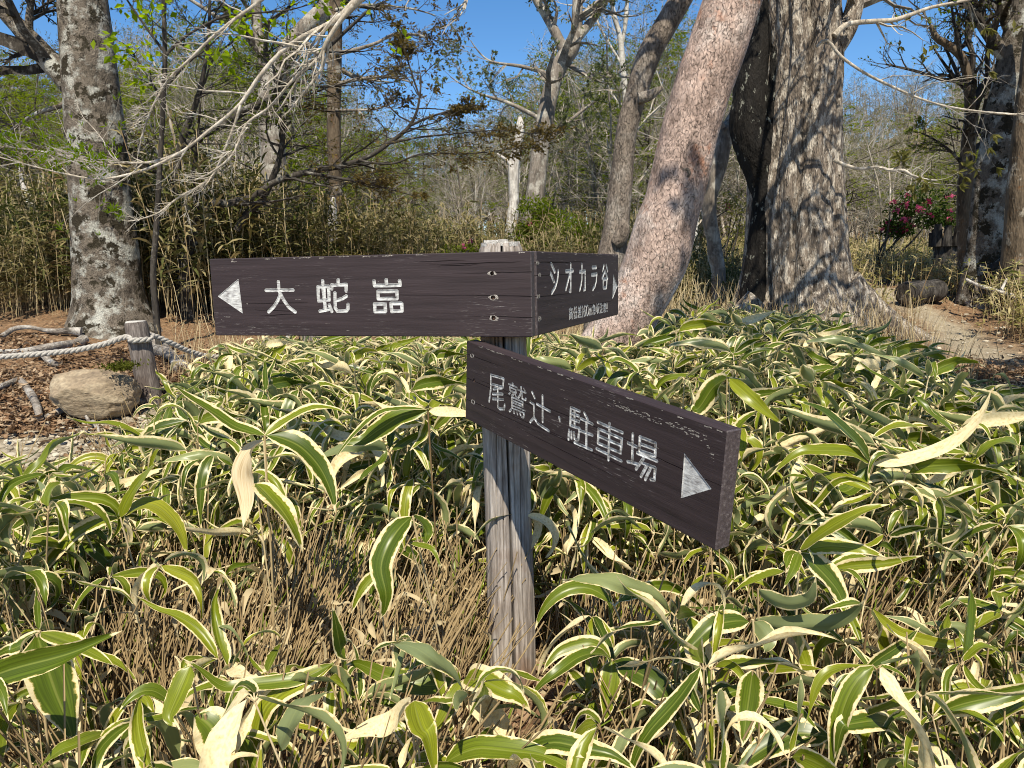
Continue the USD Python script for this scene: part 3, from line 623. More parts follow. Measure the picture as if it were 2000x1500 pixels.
SMALL2 = [[[(3025,1598),(3016,1605),(3015,1631),(3024,1640),(3386,1645),(3396,1637),(3396,1611),(3389,1604),(3237,1601),(3224,1565),(3212,1557),(3187,1561),(3177,1568),(3180,1601)]],[[(3022,1928),(3030,1937),(3063,1937),(3070,1931),(3074,1787),(3331,1790),(3329,1894),(3287,1897),(3281,1915),(3293,1934),(3346,1935),(3364,1929),(3378,1910),(3379,1753),(3371,1748),(3030,1746),(3026,1753)]],[[(3073,1734),(3082,1743),(3327,1745),(3334,1737),(3335,1653),(3326,1647),(3082,1644),(3075,1652)],[(3126,1682),(3286,1684),(3285,1707),(3126,1705)]],[[(3100,1904),(3107,1913),(3140,1913),(3148,1908),(3149,1893),(3291,1893),(3296,1886),(3296,1800),(3288,1796),(3107,1795),(3102,1802)],[(3151,1832),(3248,1833),(3248,1856),(3150,1855)]],[[(3560,1904),(3569,1939),(3591,1940),(3661,1919),(3679,1907),(3696,1936),(3721,1931),(3730,1922),(3730,1903),(3692,1838),(3674,1837),(3660,1844),(3658,1860),(3666,1873),(3621,1881),(3624,1761),(3698,1761),(3709,1844),(3726,1895),(3739,1917),(3766,1937),(3799,1937),(3813,1924),(3828,1886),(3832,1851),(3811,1835),(3794,1835),(3781,1883),(3769,1868),(3757,1831),(3746,1762),(3820,1762),(3826,1755),(3826,1723),(3818,1717),(3742,1716),(3739,1685),(3740,1624),(3780,1616),(3811,1603),(3810,1590),(3787,1567),(3767,1566),(3702,1585),(3598,1600),(3580,1608),(3573,1891)],[(3626,1643),(3692,1635),(3694,1715),(3624,1714)]],[[(3434,1725),(3447,1763),(3458,1771),(3469,1769),(3492,1743),(3488,1933),(3496,1939),(3531,1939),(3536,1931),(3541,1668),(3580,1590),(3580,1577),(3573,1568),(3555,1562),(3535,1566),(3493,1653),(3459,1701)]],[[(3877,1886),(3872,1902),(3892,1927),(3913,1928),(3943,1908),(3943,1935),(3950,1941),(4246,1941),(4250,1905),(4244,1896),(4129,1895),(4129,1855),(4219,1854),(4222,1818),(4218,1810),(4030,1807),(4041,1792),(4249,1792),(4252,1756),(4246,1747),(4060,1745),(4069,1726),(4215,1727),(4220,1694),(4214,1685),(4082,1683),(4082,1675),(4086,1668),(4234,1670),(4241,1663),(4240,1631),(4230,1623),(4171,1622),(4187,1598),(4188,1585),(4184,1578),(4168,1572),(4139,1574),(4111,1621),(4031,1620),(4000,1571),(3980,1570),(3960,1579),(3957,1594),(3972,1619),(3906,1619),(3901,1627),(3903,1662),(4031,1667),(4030,1680),(3923,1685),(3921,1716),(3926,1724),(4013,1725),(4013,1729),(4006,1745),(3885,1746),(3882,1782),(3887,1790),(3979,1792),(3957,1825),(3928,1853)],[(3962,1894),(4001,1852),(4078,1855),(4077,1895)]],[[(4300,1887),(4293,1897),(4293,1934),(4298,1943),(4431,1944),(4438,1937),(4436,1890),(4392,1887),(4396,1587),(4391,1576),(4360,1576),(4311,1607),(4313,1649),(4350,1651),(4347,1887)]],[[(4489,1705),(4483,1787),(4492,1846),(4507,1887),(4543,1928),(4580,1944),(4626,1945),(4664,1929),(4691,1903),(4712,1857),(4713,1799),(4692,1744),(4666,1723),(4633,1712),(4592,1712),(4548,1734),(4563,1674),(4581,1651),(4599,1638),(4625,1634),(4668,1657),(4685,1657),(4710,1631),(4709,1619),(4692,1602),(4646,1581),(4596,1580),(4542,1604),(4505,1656)],[(4547,1801),(4564,1779),(4588,1765),(4628,1770),(4645,1788),(4654,1816),(4649,1855),(4634,1879),(4612,1891),(4577,1881),(4556,1850)]],[[(4771,1665),(4759,1709),(4757,1819),(4788,1899),(4831,1934),(4864,1946),(4921,1946),(4968,1930),(4988,1914),(5019,1870),(5038,1779),(5027,1678),(4997,1623),(4970,1601),(4926,1585),(4848,1589),(4816,1604),(4790,1630)],[(4830,1738),(4842,1687),(4860,1654),(4887,1637),(4918,1643),(4939,1660),(4956,1697),(4960,1806),(4942,1862),(4915,1888),(4890,1893),(4867,1883),(4846,1857),(4829,1791)]],[[(5082,1937),(5091,1947),(5136,1942),(5138,1774),(5157,1754),(5174,1745),(5191,1745),(5202,1753),(5210,1771),(5209,1941),(5217,1947),(5260,1946),(5265,1776),(5292,1751),(5322,1747),(5340,1781),(5340,1942),(5348,1948),(5389,1947),(5394,1939),(5395,1773),(5382,1724),(5363,1702),(5338,1691),(5290,1696),(5254,1724),(5241,1706),(5213,1690),(5176,1690),(5146,1704),(5134,1717),(5126,1694),(5089,1694),(5084,1703)]],[[(5446,1707),(5477,1734),(5504,1721),(5739,1725),(5739,1739),(5505,1740),(5503,1769),(5511,1776),(5738,1779),(5738,1792),(5492,1792),(5489,1822),(5495,1829),(5602,1831),(5600,1846),(5659,1906),(5586,1906),(5581,1845),(5539,1841),(5533,1848),(5532,1918),(5545,1940),(5572,1949),(5723,1950),(5740,1945),(5755,1931),(5766,1886),(5795,1938),(5812,1938),(5838,1924),(5839,1913),(5821,1877),(5799,1846),(5784,1835),(5771,1835),(5748,1847),(5747,1861),(5760,1877),(5722,1869),(5709,1906),(5678,1906),(5698,1893),(5700,1881),(5653,1831),(5779,1832),(5788,1825),(5788,1693),(5780,1686),(5715,1685),(5736,1658),(5736,1642),(5727,1633),(5714,1628),(5605,1626),(5610,1616),(5607,1602),(5567,1596),(5534,1634),(5487,1675),(5449,1696)],[(5553,1683),(5573,1666),(5665,1667),(5649,1684)]],[[(5484,1845),(5441,1915),(5443,1927),(5473,1941),(5486,1939),(5529,1871),(5528,1855),(5505,1844)]],[[(5888,1872),(5895,1889),(5908,1891),(6021,1847),(6008,1888),(5986,1921),(5988,1934),(6013,1951),(6028,1950),(6043,1929),(6061,1948),(6089,1944),(6135,1921),(6166,1898),(6219,1937),(6247,1949),(6268,1948),(6288,1926),(6287,1914),(6244,1896),(6200,1865),(6250,1784),(6263,1745),(6262,1717),(6246,1710),(6083,1708),(6083,1672),(6183,1665),(6244,1655),(6271,1644),(6266,1624),(6250,1610),(6237,1609),(6152,1626),(6038,1634),(6034,1791),(6030,1804),(6015,1801),(5989,1811),(5989,1730),(6029,1729),(6032,1695),(6024,1688),(5989,1688),(5987,1604),(5949,1602),(5940,1612),(5940,1687),(5901,1686),(5893,1694),(5896,1727),(5940,1730),(5940,1830),(5890,1847)],[(6056,1906),(6074,1852),(6083,1769),(6099,1809),(6134,1862),(6091,1891)],[(6126,1751),(6206,1752),(6189,1796),(6168,1825)]],[[(6377,1617),(6359,1636),(6360,1648),(6433,1689),(6453,1685),(6452,1716),(6456,1723),(6553,1725),(6553,1791),(6476,1790),(6468,1798),(6468,1825),(6473,1832),(6553,1833),(6553,1910),(6445,1910),(6439,1917),(6442,1949),(6710,1951),(6713,1919),(6707,1911),(6603,1910),(6603,1834),(6681,1834),(6693,1822),(6693,1799),(6687,1793),(6603,1791),(6603,1726),(6700,1726),(6705,1719),(6703,1688),(6611,1684),(6611,1667),(6595,1636),(6572,1612),(6550,1616),(6537,1626),(6538,1638),(6562,1683),(6456,1682),(6466,1668),(6465,1657),(6458,1649),(6394,1617)]],[[(6354,1921),(6351,1935),(6369,1953),(6394,1953),(6461,1842),(6460,1827),(6442,1810),(6430,1808),(6421,1815)]],[[(6357,1718),(6338,1740),(6345,1754),(6413,1790),(6425,1789),(6445,1767),(6438,1751),(6387,1722)]],[[(6776,1699),(6768,1707),(6768,1731),(6775,1737),(7097,1741),(7105,1734),(7105,1713),(7096,1704),(7023,1703),(7032,1686),(7079,1685),(7086,1676),(7082,1651),(6965,1648),(6953,1625),(6943,1619),(6909,1624),(6906,1637),(6911,1647),(6788,1646),(6783,1652),(6786,1681),(6841,1683),(6848,1700)],[(6889,1684),(6980,1685),(6970,1702),(6897,1701)]],[[(6810,1849),(6818,1857),(6895,1858),(6902,1874),(6954,1909),(6967,1907),(6982,1891),(6980,1878),(6955,1858),(7038,1859),(7021,1868),(7019,1882),(7060,1936),(7068,1942),(7083,1942),(7102,1929),(7097,1909),(7052,1859),(7059,1851),(7059,1750),(7052,1743),(6815,1740),(6810,1747)],[(6854,1774),(7015,1776),(7015,1785),(6854,1784)],[(6854,1818),(7015,1819),(7015,1825),(6854,1824)]],[[(6853,1933),(6860,1946),(6880,1955),(6999,1956),(7010,1950),(7024,1934),(7028,1900),(7019,1890),(6992,1886),(6985,1891),(6984,1913),(6978,1918),(6899,1918),(6896,1868),(6879,1860),(6859,1860),(6853,1867)]],[[(6783,1904),(6765,1921),(6765,1932),(6785,1947),(6803,1947),(6830,1914),(6846,1885),(6845,1871),(6826,1860),(6811,1861)]],[[(7167,1901),(7159,1927),(7185,1951),(7258,1957),(7295,1940),(7306,1912),(7280,1888),(7256,1883),(7198,1882)]],[[(7183,1722),(7184,1851),(7207,1862),(7258,1862),(7281,1849),(7288,1634),(7277,1625),(7192,1623),(7176,1628),(7175,1714)]]]
EAGLE3 = [[[(2127,926),(2137,947),(2178,965),(2189,948),(2205,947),(2216,931),(2232,930),(2251,905),(2277,895),(2276,875),(2249,874),(2247,862),(2317,863),(2320,924),(2265,927),(2279,965),(2268,970),(2293,1273),(2671,1265),(2671,1276),(2654,1278),(2655,1297),(2694,1356),(2729,1355),(2741,1388),(2841,1386),(2861,1376),(2878,1342),(2878,1320),(2887,1317),(2892,1222),(2360,1232),(2347,1221),(2358,1203),(2939,1192),(2936,1155),(2343,1162),(2342,1145),(2353,1135),(2818,1128),(2813,966),(2598,964),(2662,911),(2663,897),(2680,886),(2707,835),(2706,813),(2716,810),(2723,918),(2734,937),(2755,945),(2914,945),(2934,927),(2942,857),(2891,849),(2891,888),(2880,898),(2786,898),(2781,791),(2715,789),(2726,770),(2922,770),(2921,726),(2874,723),(2883,692),(2823,641),(2782,649),(2772,676),(2790,679),(2830,713),(2828,724),(2732,722),(2726,631),(2677,631),(2666,640),(2668,712),(2656,723),(2541,722),(2536,680),(2369,678),(2355,645),(2332,627),(2273,636),(2284,677),(2114,676),(2116,713),(2129,724),(2533,726),(2539,769),(2649,770),(2653,796),(2617,864),(2563,915),(2546,917),(2546,932),(2517,933),(2512,900),(2495,899),(2453,865),(2510,860),(2503,747),(2168,745),(2176,860),(2222,862),(2223,872),(2197,883),(2187,899),(2170,900),(2160,917)],[(2704,1268),(2816,1262),(2809,1331),(2790,1349),(2743,1350),(2743,1327),(2723,1293),(2705,1283)],[(2337,1078),(2744,1071),(2747,1088),(2341,1095)],[(2337,1036),(2333,1017),(2344,1007),(2745,1006),(2743,1032)],[(2552,962),(2553,948),(2563,945),(2577,964)],[(2347,963),(2375,945),(2372,862),(2421,862),(2404,895),(2431,905),(2463,938),(2481,940),(2471,967)],[(2232,787),(2442,786),(2446,821),(2237,822)]],[[(2529,1279),(2520,1308),(2548,1345),(2551,1368),(2589,1368),(2608,1358),(2608,1339),(2599,1335),(2598,1313),(2577,1279)]],[[(2385,1291),(2398,1380),(2456,1379),(2464,1351),(2455,1347),(2441,1282),(2403,1282)]],[[(2324,1293),(2264,1268),(2188,1355),(2171,1357),(2172,1368),(2188,1370),(2221,1394),(2258,1375),(2325,1304)]]]

def strokes_shape(lines, width):
    return shapely.union_all([LineString(np.array(l) * 1e-4).buffer(width / 2, quad_segs=5) for l in lines]).simplify(.0002)


def polys_shape(polys):
    return shapely.union_all([Polygon(np.array(p[0]) * 1e-4, [np.array(h) * 1e-4 for h in p[1:]]).buffer(0) for p in polys])


def prism(shape, z0, z1):
    """A flat shape (u, v) given a depth from z0 to z1 behind the front of its board."""
    mb = MB()
    for g in getattr(shape, "geoms", [shape]):
        if g.area < 1e-7:
            continue
        t = trimesh.creation.extrude_polygon(g, z1 - z0, engine="earcut")
        mb.add(t.vertices + [0, 0, z0], t.faces)
    return mb.mesh()


def to_manifold(mesh):
    import manifold3d
    t = trimesh.Trimesh(*mesh, process=True, merge_norm=True, merge_tex=True)
    return manifold3d.Manifold(manifold3d.Mesh(np.asarray(t.vertices, np.float32), np.asarray(t.faces, np.uint32)))


def board(parent, origin, direction, up_, L, H, T, shape, arrow, nails, seed, paint, label):
    """A board whose front has its corner at origin, u along direction, v downwards, w into the wood. shape is routed 2.5 mm deep."""
    import manifold3d
    rng = np.random.default_rng(seed)
    d = np.array(direction) / np.linalg.norm(direction)
    dv = -np.array(up_) / np.linalg.norm(up_)
    w = np.cross(d, dv)
    if w @ (np.array(origin) - EYE) < 0:
        w = -w
    frame = np.stack([d, dv, w], 1)
    world = lambda p: np.asarray(origin) + np.asarray(p) @ frame.T
    c = .0022
    prof = Polygon([(c, 0), (L - c, 0), (L, c), (L, H - c), (L - c, H), (c, H), (0, H - c), (0, c)])
    body = trimesh.creation.extrude_polygon(prof, T - 2 * c, engine="earcut"); body.apply_translation([0, 0, c])
    ins = prof.buffer(-c, join_style="mitre")
    hull = manifold3d.Manifold.hull_points(np.vstack([body.vertices, [(x, y, z) for x, y in ins.exterior.coords for z in (0, T)]]).astype(np.float32))
    cut = prism(shape.union(arrow).buffer(.0002), -.002, .0027)
    holes = [trimesh.creation.cylinder(radius=n[2], height=.03, sections=14, transform=trimesh.transformations.translation_matrix([n[0], n[1], .002])) for n in nails]
    cutter = to_manifold(cut)
    for h in holes:
        cutter = cutter + to_manifold((h.vertices, h.faces))
    # drying cracks along the grain, each a thin deep slit
    for k in range(9):
        u0 = rng.uniform(0, L * .8); v0 = rng.uniform(.012, H - .012); ln = rng.uniform(.1, .45)
        if k < 3:
            u0, v0 = 0.0, nails[k % len(nails)][1] + rng.uniform(-.002, .002); ln = rng.uniform(.16, .5)
        n = 12
        uu = np.linspace(u0, min(u0 + ln, L + .01), n)
        vv = v0 + np.cumsum(rng.normal(0, .0006, n)) + (uu - u0) * rng.uniform(-.012, .012)
        wd = .0008 * np.sin(np.linspace(.3 if k > 2 else 1.4, np.pi - .1, n)) + .00012
        slit = Polygon(np.vstack([np.stack([uu, vv + wd], 1), np.stack([uu, vv - wd], 1)[::-1]])).buffer(0)
        if slit.is_valid and slit.area > 1e-6:
            cutter = cutter + to_manifold(prism(slit, -.002, .006))
    solid = hull - cutter
    mm = solid.to_mesh()
    loc, f = np.array(mm.vert_properties[:, :3], float), np.array(mm.tri_verts)
    if np.linalg.det(frame) < 0:
        f = f[:, ::-1]
    fn = np.cross(loc[f[:, 1]] - loc[f[:, 0]], loc[f[:, 2]] - loc[f[:, 0]])
    fn = norm(fn) * (-1 if np.linalg.det(frame) < 0 else 1)
    cen = loc[f].mean(1)
    rim = (np.abs(fn[:, 2]) < .9) & ((cen[:, 0] < .003) | (cen[:, 0] > L - .003))
    rng2 = np.random.default_rng(seed + 1)
    off = rng2.uniform(0, 5, 2)
    v_, f_ = loc[f[~rim]].reshape(-1, 3), np.arange((~rim).sum() * 3).reshape(-1, 3)
    uvv = v_[:, :2] + v_[:, 2:3] * [0, 1.0] + off
    b = part(parent, "signboard", (world(v_), f_), "board_paint", uv=uvv, label=label)
    side_ = cen[rim][:, 0] > L / 2
    for s_ in (True, False):
        ve = loc[f[rim][side_ == s_]].reshape(-1, 3)
        part(b, "end_grain", (world(ve), np.arange(len(ve)).reshape(-1, 3)), "board_edge")
    flip = np.linalg.det(frame) < 0

    def put(name, mesh, mat_, **kw):
        v, f = mesh
        f = f[:, ::-1] if flip else f
        v2, f2 = v[f].reshape(-1, 3), np.arange(len(f) * 3).reshape(-1, 3)
        part(b, name, (world(v2), f2), mat_, uv=v2[:, :2] + off, **kw)

    def tray(s, rim_):
        mb = MB()
        inner = s.buffer(-rim_)
        mb.add(*prism(s, .0016, .0026))
        r_ = s.difference(inner)
        if r_.area > 1e-6:
            mb.add(*prism(r_, .0003, .0016))
        return mb.mesh()
    put("lettering", tray(shape.buffer(-.0001), .0014), paint, kind="stuff")
    put("arrow", tray(arrow.buffer(-.0001), .0012), "white_paint")
    rc = np.random.default_rng(seed + 5)
    for n in nails:                                        # bare wood where the paint has broken away round each fixing
        aa = np.linspace(0, 2 * np.pi, 15)[:-1]
        ra_ = n[2] * (1.05 + rc.uniform(0, .55, 14) + .35 * np.abs(np.cos(aa)) * rc.uniform(.3, 1.6, 14))
        chip = Polygon(np.stack([n[0] + ra_ * np.cos(aa) * 1.25, n[1] + ra_ * np.sin(aa) * .8], 1)).buffer(0).difference(shapely.Point(n[0], n[1]).buffer(n[2]))
        if rc.uniform() < .85 and chip.area > 1e-6:
            put("chipped_paint", prism(chip, -.0003, .0002), "chipped_wood")
    scuffs = MB()
    for k in range(46):
        u_ = rc.uniform(.005, L - .02); ln_ = rc.uniform(.002, .022); v_ = abs(rc.normal()) * .0025 + .0014 if k < 34 else rc.uniform(.02, H - .01)
        th_ = rc.uniform(.0006, .0022) * (1 if k < 34 else .5)
        m_ = 7
        uu = np.linspace(u_, u_ + ln_, m_)
        sp_ = Polygon(np.vstack([np.stack([uu, v_ + rc.uniform(0, th_, m_)], 1), np.stack([uu, v_ - rc.uniform(0, th_, m_)], 1)[::-1]])).buffer(0)
        sp_ = sp_.difference(shape.union(arrow).buffer(.001))
        if sp_.area > 5e-7 and sp_.bounds[1] > .0012:
            scuffs.add(*prism(sp_, -.0002, .0002))
    if seed == 13:                                         # the long scuffed band by the upper right corner of the lower board
        for k in range(90):
            u_ = rc.uniform(.60, .87); v_ = .024 + rc.normal() * .0035 + max(0, u_ - .84) * 1.4; ln_ = rc.uniform(.002, .012)
            sp_ = Polygon([(u_, v_), (u_ + ln_, v_ + rc.normal() * .0006), (u_ + ln_ * .9, v_ + rc.uniform(.0004, .0016)), (u_ + ln_ * .2, v_ + rc.uniform(.0004, .0016))]).buffer(0)
            if sp_.area > 5e-7 and sp_.bounds[2] < L - .004 and sp_.geom_type == "Polygon":
                scuffs.add(*prism(sp_, -.0002, .0002))
    if scuffs.n:
        put("worn_paint", scuffs.mesh(), "chipped_wood", kind="stuff")
    for n in nails:
        cyl = trimesh.creation.cylinder(radius=n[2] * .72, height=.004, sections=12, transform=trimesh.transformations.translation_matrix([n[0], n[1], n[4]]))
        put("nail", (np.array(cyl.vertices), np.array(cyl.faces)), n[3])
    return b


sign = thing("signpost", "weathered wooden signpost with three dark brown arrow boards lettered in white", "signpost")
# the log
PX, PY, PR = -.022, 1.985, .0625
hh = np.linspace(-.25, 1.264, 110)
lean = np.array([PX, PY])[None] + np.stack([(1.25 - hh) * .0055, 0 * hh], 1)
rr = PR * (1 + .05 * np.sin(hh * 3.1 + .6) + .025 * np.sin(hh * 9)) * np.where(hh > 1.245, 1 - (hh - 1.245) / .019 * .14, 1)


def post_lobes(a, t):
    crack = np.zeros_like(a + t)
    for a0, wdt, dep, wob in ((-1.50, .036, 1.5, .05), (-2.05, .022, .35, .1), (-1.82, .016, .22, .06), (-.9, .02, .35, .08), (-1.2, .016, .2, .05), (2.0, .06, .5, .1), (0.4, .04, .3, .1)):
        c_ = a0 + wob * np.sin(t * 7 + a0 * 5)
        da = (a - c_ + np.pi) % (2 * np.pi) - np.pi
        crack = crack + dep * np.exp(-(da / wdt) ** 2)
    return 1 - crack * .45 + .03 * np.cos(3 * a + 2 * t) + .012 * np.cos(17 * a + 3 * np.sin(5 * t))


post = trunk_mesh(np.column_stack([lean, hh]), rr, 330, amp=.012, scale=(30, 30, 3), seed=3, lobes=post_lobes)
part(sign, "post", post, "post_wood", smooth=50)
top = []
for k in range(11):                                   # the weathered, split end grain
    a0 = k / 11 * 2 * np.pi
    a1 = a0 + 2 * np.pi / 11 - .05
    r0 = PR * (.80 + .08 * math.sin(k * 2.3))
    pol = Polygon([(0.002 * math.cos((a0 + a1) / 2), .002 * math.sin((a0 + a1) / 2))] + [(r0 * math.cos(a), r0 * math.sin(a)) for a in np.linspace(a0, a1, 5)])
    e = trimesh.creation.extrude_polygon(pol, .012 + .005 * math.sin(k * 4.1), engine="earcut")
    top.append((np.array(e.vertices) + [PX, PY, 1.257], np.array(e.faces)))
mb = MB()
for t in top:
    mb.add(*t)
part(sign, "post_top", mb.mesh(), "post_end", kind="stuff")

S1, S2, S3 = strokes_shape(LINES1, .0098), strokes_shape(LINES2, .0125), strokes_shape(LINES3, .0074).union(polys_shape(EAGLE3))
S2 = S2.union(polys_shape(SMALL2))
A1, A2, A3 = (Polygon(np.array(a) * 1e-4).buffer(.001) for a in (ARROW1, ARROW2, ARROW3))
n_h = [(.1024, .0536, .0052, "rust", .010), (.1011, .1143, .0058, "rust", .007), (.101, .1663, .006, "rust", .007)]
board(sign, (.0537, 1.8687, 1.2413), (-.96661, .25622, 0), (0, 0, 1), .9269, .215, .035, S1, A1, n_h, 11, "white_paint", "left board reading 大蛇嵓 with an arrow pointing left")
o2 = np.array([.0537, 1.8687, 1.2413]) + .0362 * np.array([.38156, .92435, 0])
n2 = [(.0418, .0301, .0052, "steel", .0005), (.0557, .06, .0045, "steel", .0012), (.046, .1145, .0055, "steel", .0008), (.0514, .1726, .0055, "steel", .0005)]
sh = lambda g: shapely.affinity.translate(g, -.0362, 0)
import shapely.affinity
board(sign, o2, (.38156, .92435, 0), (0, 0, 1), .8769 - .0362, .215, .035, sh(S2), sh(A2), [(a - .0362 + .004, *r) for a, *r in n2], 12, "white_paint", "right board reading シオカラ谷 with a steep slope warning")
Q3 = np.array([[-.1166, 1.93, 1.0153], [.3496, 1.1749, .9318], [.3391, 1.1918, .7206], [-.1271, 1.9469, .8041]])
n3 = [(.031, .0353, .0048, "hole", .008), (.0444, .0979, .0055, "rust", .004), (.0411, .1565, .005, "hole", .008)]
board(sign, Q3[0], Q3[1] - Q3[0], Q3[0] - Q3[3], .8913, .2122, .034, S3, A3, n3, 13, "white_paint_thin", "lower board reading 尾鷲辻・駐車場 with an arrow pointing right")

# the stub of an older stake at its foot
st = thing("wooden_stake", "short sawn grey wooden stake beside the foot of the signpost", "stake")
c0 = at(918, 1365, 1.90); c1 = np.array([c0[0] + .03, c0[1] + .02, -.15])
sk = spline(np.array([(*c1, .045), (*((c0 + c1) / 2), .043), (*c0, .040)]), 24)
part(st, "stake", trunk_mesh(sk[:, :3], sk[:, 3], 60, amp=.05, scale=(30, 30, 4), seed=6), "post_wood", smooth=50)
part(st, "sawn_top", trunk_mesh(np.array([c0 + [0, 0, -.002], c0 + [0, 0, .006]]), np.array([.0385, .036]), 40, amp=.02), "post_end", smooth=30)
# ------------------------------------------------------------------ trees that stand near enough to be told apart
def flare(n, amt, top=.22, ph=0.0):
    def f(a, t):
        k = np.clip(1 - t / top, 0, 1) ** 2
        return 1 + k * amt * (.45 + .55 * np.cos(n * a + ph) + .25 * np.cos((n + 2) * a + 1.3))
    return f


def stem(parent, name, pts, y, mat_, rings=60, seg=24, amp=.03, scale=(6, 6, 2), seed=0, lobes=None, ridge=0.0, **kw):
    C, R = px_path(pts, y, rings)
    return part(parent, name, trunk_mesh(C, R, seg, amp, scale, seed, lobes, ridge), mat_, smooth=60, **kw), C, R


def rooted(p0, w, y, depth=.35):
    """A first station under the ground below pixel station p0."""
    q = at(p0[0], p0[1], y)
    g = min(float(gz(q[0], q[1])), q[2]) - depth
    pp = pix(np.array([q[0], q[1], g]))
    return (float(pp[0]), float(pp[1]), w)


def twigs(parent, CR, rng, levels, mat_, name="twigs", min_r=.0012, leaf=None, leaf_mat=None, leaf_name="foliage", leaf_n=3, leaf_size=.03, seg=3, droop=.0, width=.5, flat=.5, show=None, span=(.25, 1)):
    """Side shoots on all limbs CR, level by level; leaves on the last level."""
    mb = MB()
    K = 8
    P = np.stack([spline(np.column_stack([C, R]), K) for C, R in CR])
    P, R = P[..., :3], P[..., 3]
    for lv in levels:
        P, R = grow(P, R, rng=rng, **{"rmin": min_r, **lv})
        if show is not None:
            keep = show(P[:, 0]) & show(P[:, -1])
            P, R = P[keep], R[keep]
        mb.add(*tubes(P, R, seg, cap=False))
    if mb.n:
        part(parent, name, mb.mesh(), mat_, kind="stuff")
    if leaf_mat:
        p, d = on_tubes(P, leaf_n, rng, span)
        part(parent, leaf_name, leaf_quads(p, d, leaf_size, rng, droop, width, flat), leaf_mat, kind="stuff")
    return P, R


def in_view(mx=350, my=350):
    def f(p):
        q = pix(p)
        return (q[:, 0] > -mx) & (q[:, 0] < 2000 + mx) & (q[:, 1] > -my)
    return f


# the lichen-covered tree on the left
t = thing("lichen_tree", "big tree with pale lichen patches on its trunk behind the rope fence", "tree")
_, C1, R1 = stem(t, "trunk", [(232, 790, 240), (228, 690, 225), (220, 640, 165), (212, 575, 130), (205, 480, 118), (198, 400, 110), (190, 300, 108), (176, 150, 100), (160, -10, 90), (150, -160, 84), (140, -420, 70)], 7.5, "bark_lichen", 190, 90, .035, (7, 7, 4), 21, flare(5, .5, .2, .6), .02)
limbs = []
for pts in ([(188, 235, 40), (130, 155, 44), (75, 95, 38), (25, 40, 32), (-40, -30, 27), (-130, -110, 20)], [(80, 105, 15), (57, 60, 15), (60, 10, 13), (75, -60, 11)], [(175, 120, 14), (120, 205, 9), (70, 222, 7), (20, 255, 5), (-40, 285, 3)], [(150, -160, 60), (230, -260, 44), (330, -330, 30), (420, -420, 18)]):
    _, C, R = stem(t, "limb", pts, 7.6, "bark_lichen", 40, 20, .05, (8, 8, 8), 5)
    limbs.append((C, R))
rng = np.random.default_rng(31)
twigs(t, limbs, rng, [dict(n=9, ratio=.55, ang=(30, 70), wander=.2, up=.05), dict(n=7, ratio=.5, ang=(30, 65), wander=.25), dict(n=6, ratio=.5, ang=(25, 60), wander=.25)], "bark_dark", leaf=True, leaf_mat="leaf_bronze", leaf_n=2, leaf_size=.035, show=in_view(500, 500))
roots = [[(-40, 790, 10), (10, 770, 11), (38, 760, 13), (58, 775, 15), (72, 805, 15), (80, 838, 12)], [(85, 828, 9), (130, 818, 13), (180, 811, 14), (235, 808, 14), (285, 800, 12)], [(175, 812, 8), (200, 800, 10), (222, 788, 10), (238, 780, 8)],
         [(60, 698, 9), (80, 705, 13), (98, 716, 14), (112, 724, 9)], [(300, 690, 24), (330, 706, 20), (360, 722, 18), (392, 737, 15), (420, 742, 10)], [(290, 668, 26), (315, 690, 22), (338, 712, 15), (345, 735, 9)], [(165, 672, 20), (120, 690, 16), (60, 694, 13), (-10, 700, 9)],
         [(0, 668, 10), (25, 657, 10), (60, 652, 8), (110, 655, 10), (160, 662, 18)], [(340, 700, 10), (372, 712, 10), (410, 706, 8)], [(170, 830, 6), (185, 845, 8), (200, 862, 5)]]
for r_ in roots:
    pts3 = [(*drop(ground_at(x, y_), .05), w_ / 2 / FPX * dist(ground_at(x, y_))) for x, y_, w_ in r_]
    s_ = spline(np.array(pts3), 36)
    s_[:, 2] += .015 * np.sin(np.linspace(0, 9, 36) + len(r_))
    part(t, "root", trunk_mesh(s_[:, :3], s_[:, 3], 14, .10, (20, 20, 20), 4), "root_bark", smooth=60)

# the leaning flaky-barked tree in the middle: two stems from one stool
t = thing("leaning_tree", "leaning pinkish flaky-barked tree curving up behind the right sign board", "tree")
A = [(1095, 800, 120), (1140, 745, 116), (1183, 683, 112), (1224, 622, 112), (1258, 560, 115), (1284, 498, 124), (1299, 440, 119), (1313, 398, 112), (1330, 325, 112), (1346, 255, 112), (1372, 170, 112), (1397, 100, 112), (1431, 0, 108), (1470, -90, 100), (1540, -260, 86), (1600, -480, 66)]
_, CA, RA = stem(t, "trunk", A, 4.5, "bark_flaky", 240, 120, .022, (9, 9, 6), 8, lambda a, t_: 1 + .02 * np.sin(3 * a + 5 * t_) + .12 * np.clip(1 - t_ / .1, 0, 1) * np.cos(3 * a + 2), .012)
for px_, py_, sz in ((1345, 340, 12), (1180, 700, 18), (1296, 520, 9)):
    c = at(px_, py_, 4.5); k = np.argmin(np.linalg.norm(CA - c, axis=1)); nrm_ = norm(EYE - CA[k]); c = CA[k] + nrm_ * RA[k] * .97 + (c - CA[k]) * .6
    ring = trimesh.creation.torus(major_radius=.022 * sz / 12, minor_radius=.010 * sz / 12, major_sections=20, minor_sections=8)
    ring.apply_transform(trimesh.geometry.align_vectors([0, 0, 1], nrm_)); ring.apply_translation(c)
    part(t, "knot", (np.array(ring.vertices), np.array(ring.faces)), "bark_flaky_grey", smooth=True)
limbsA = []
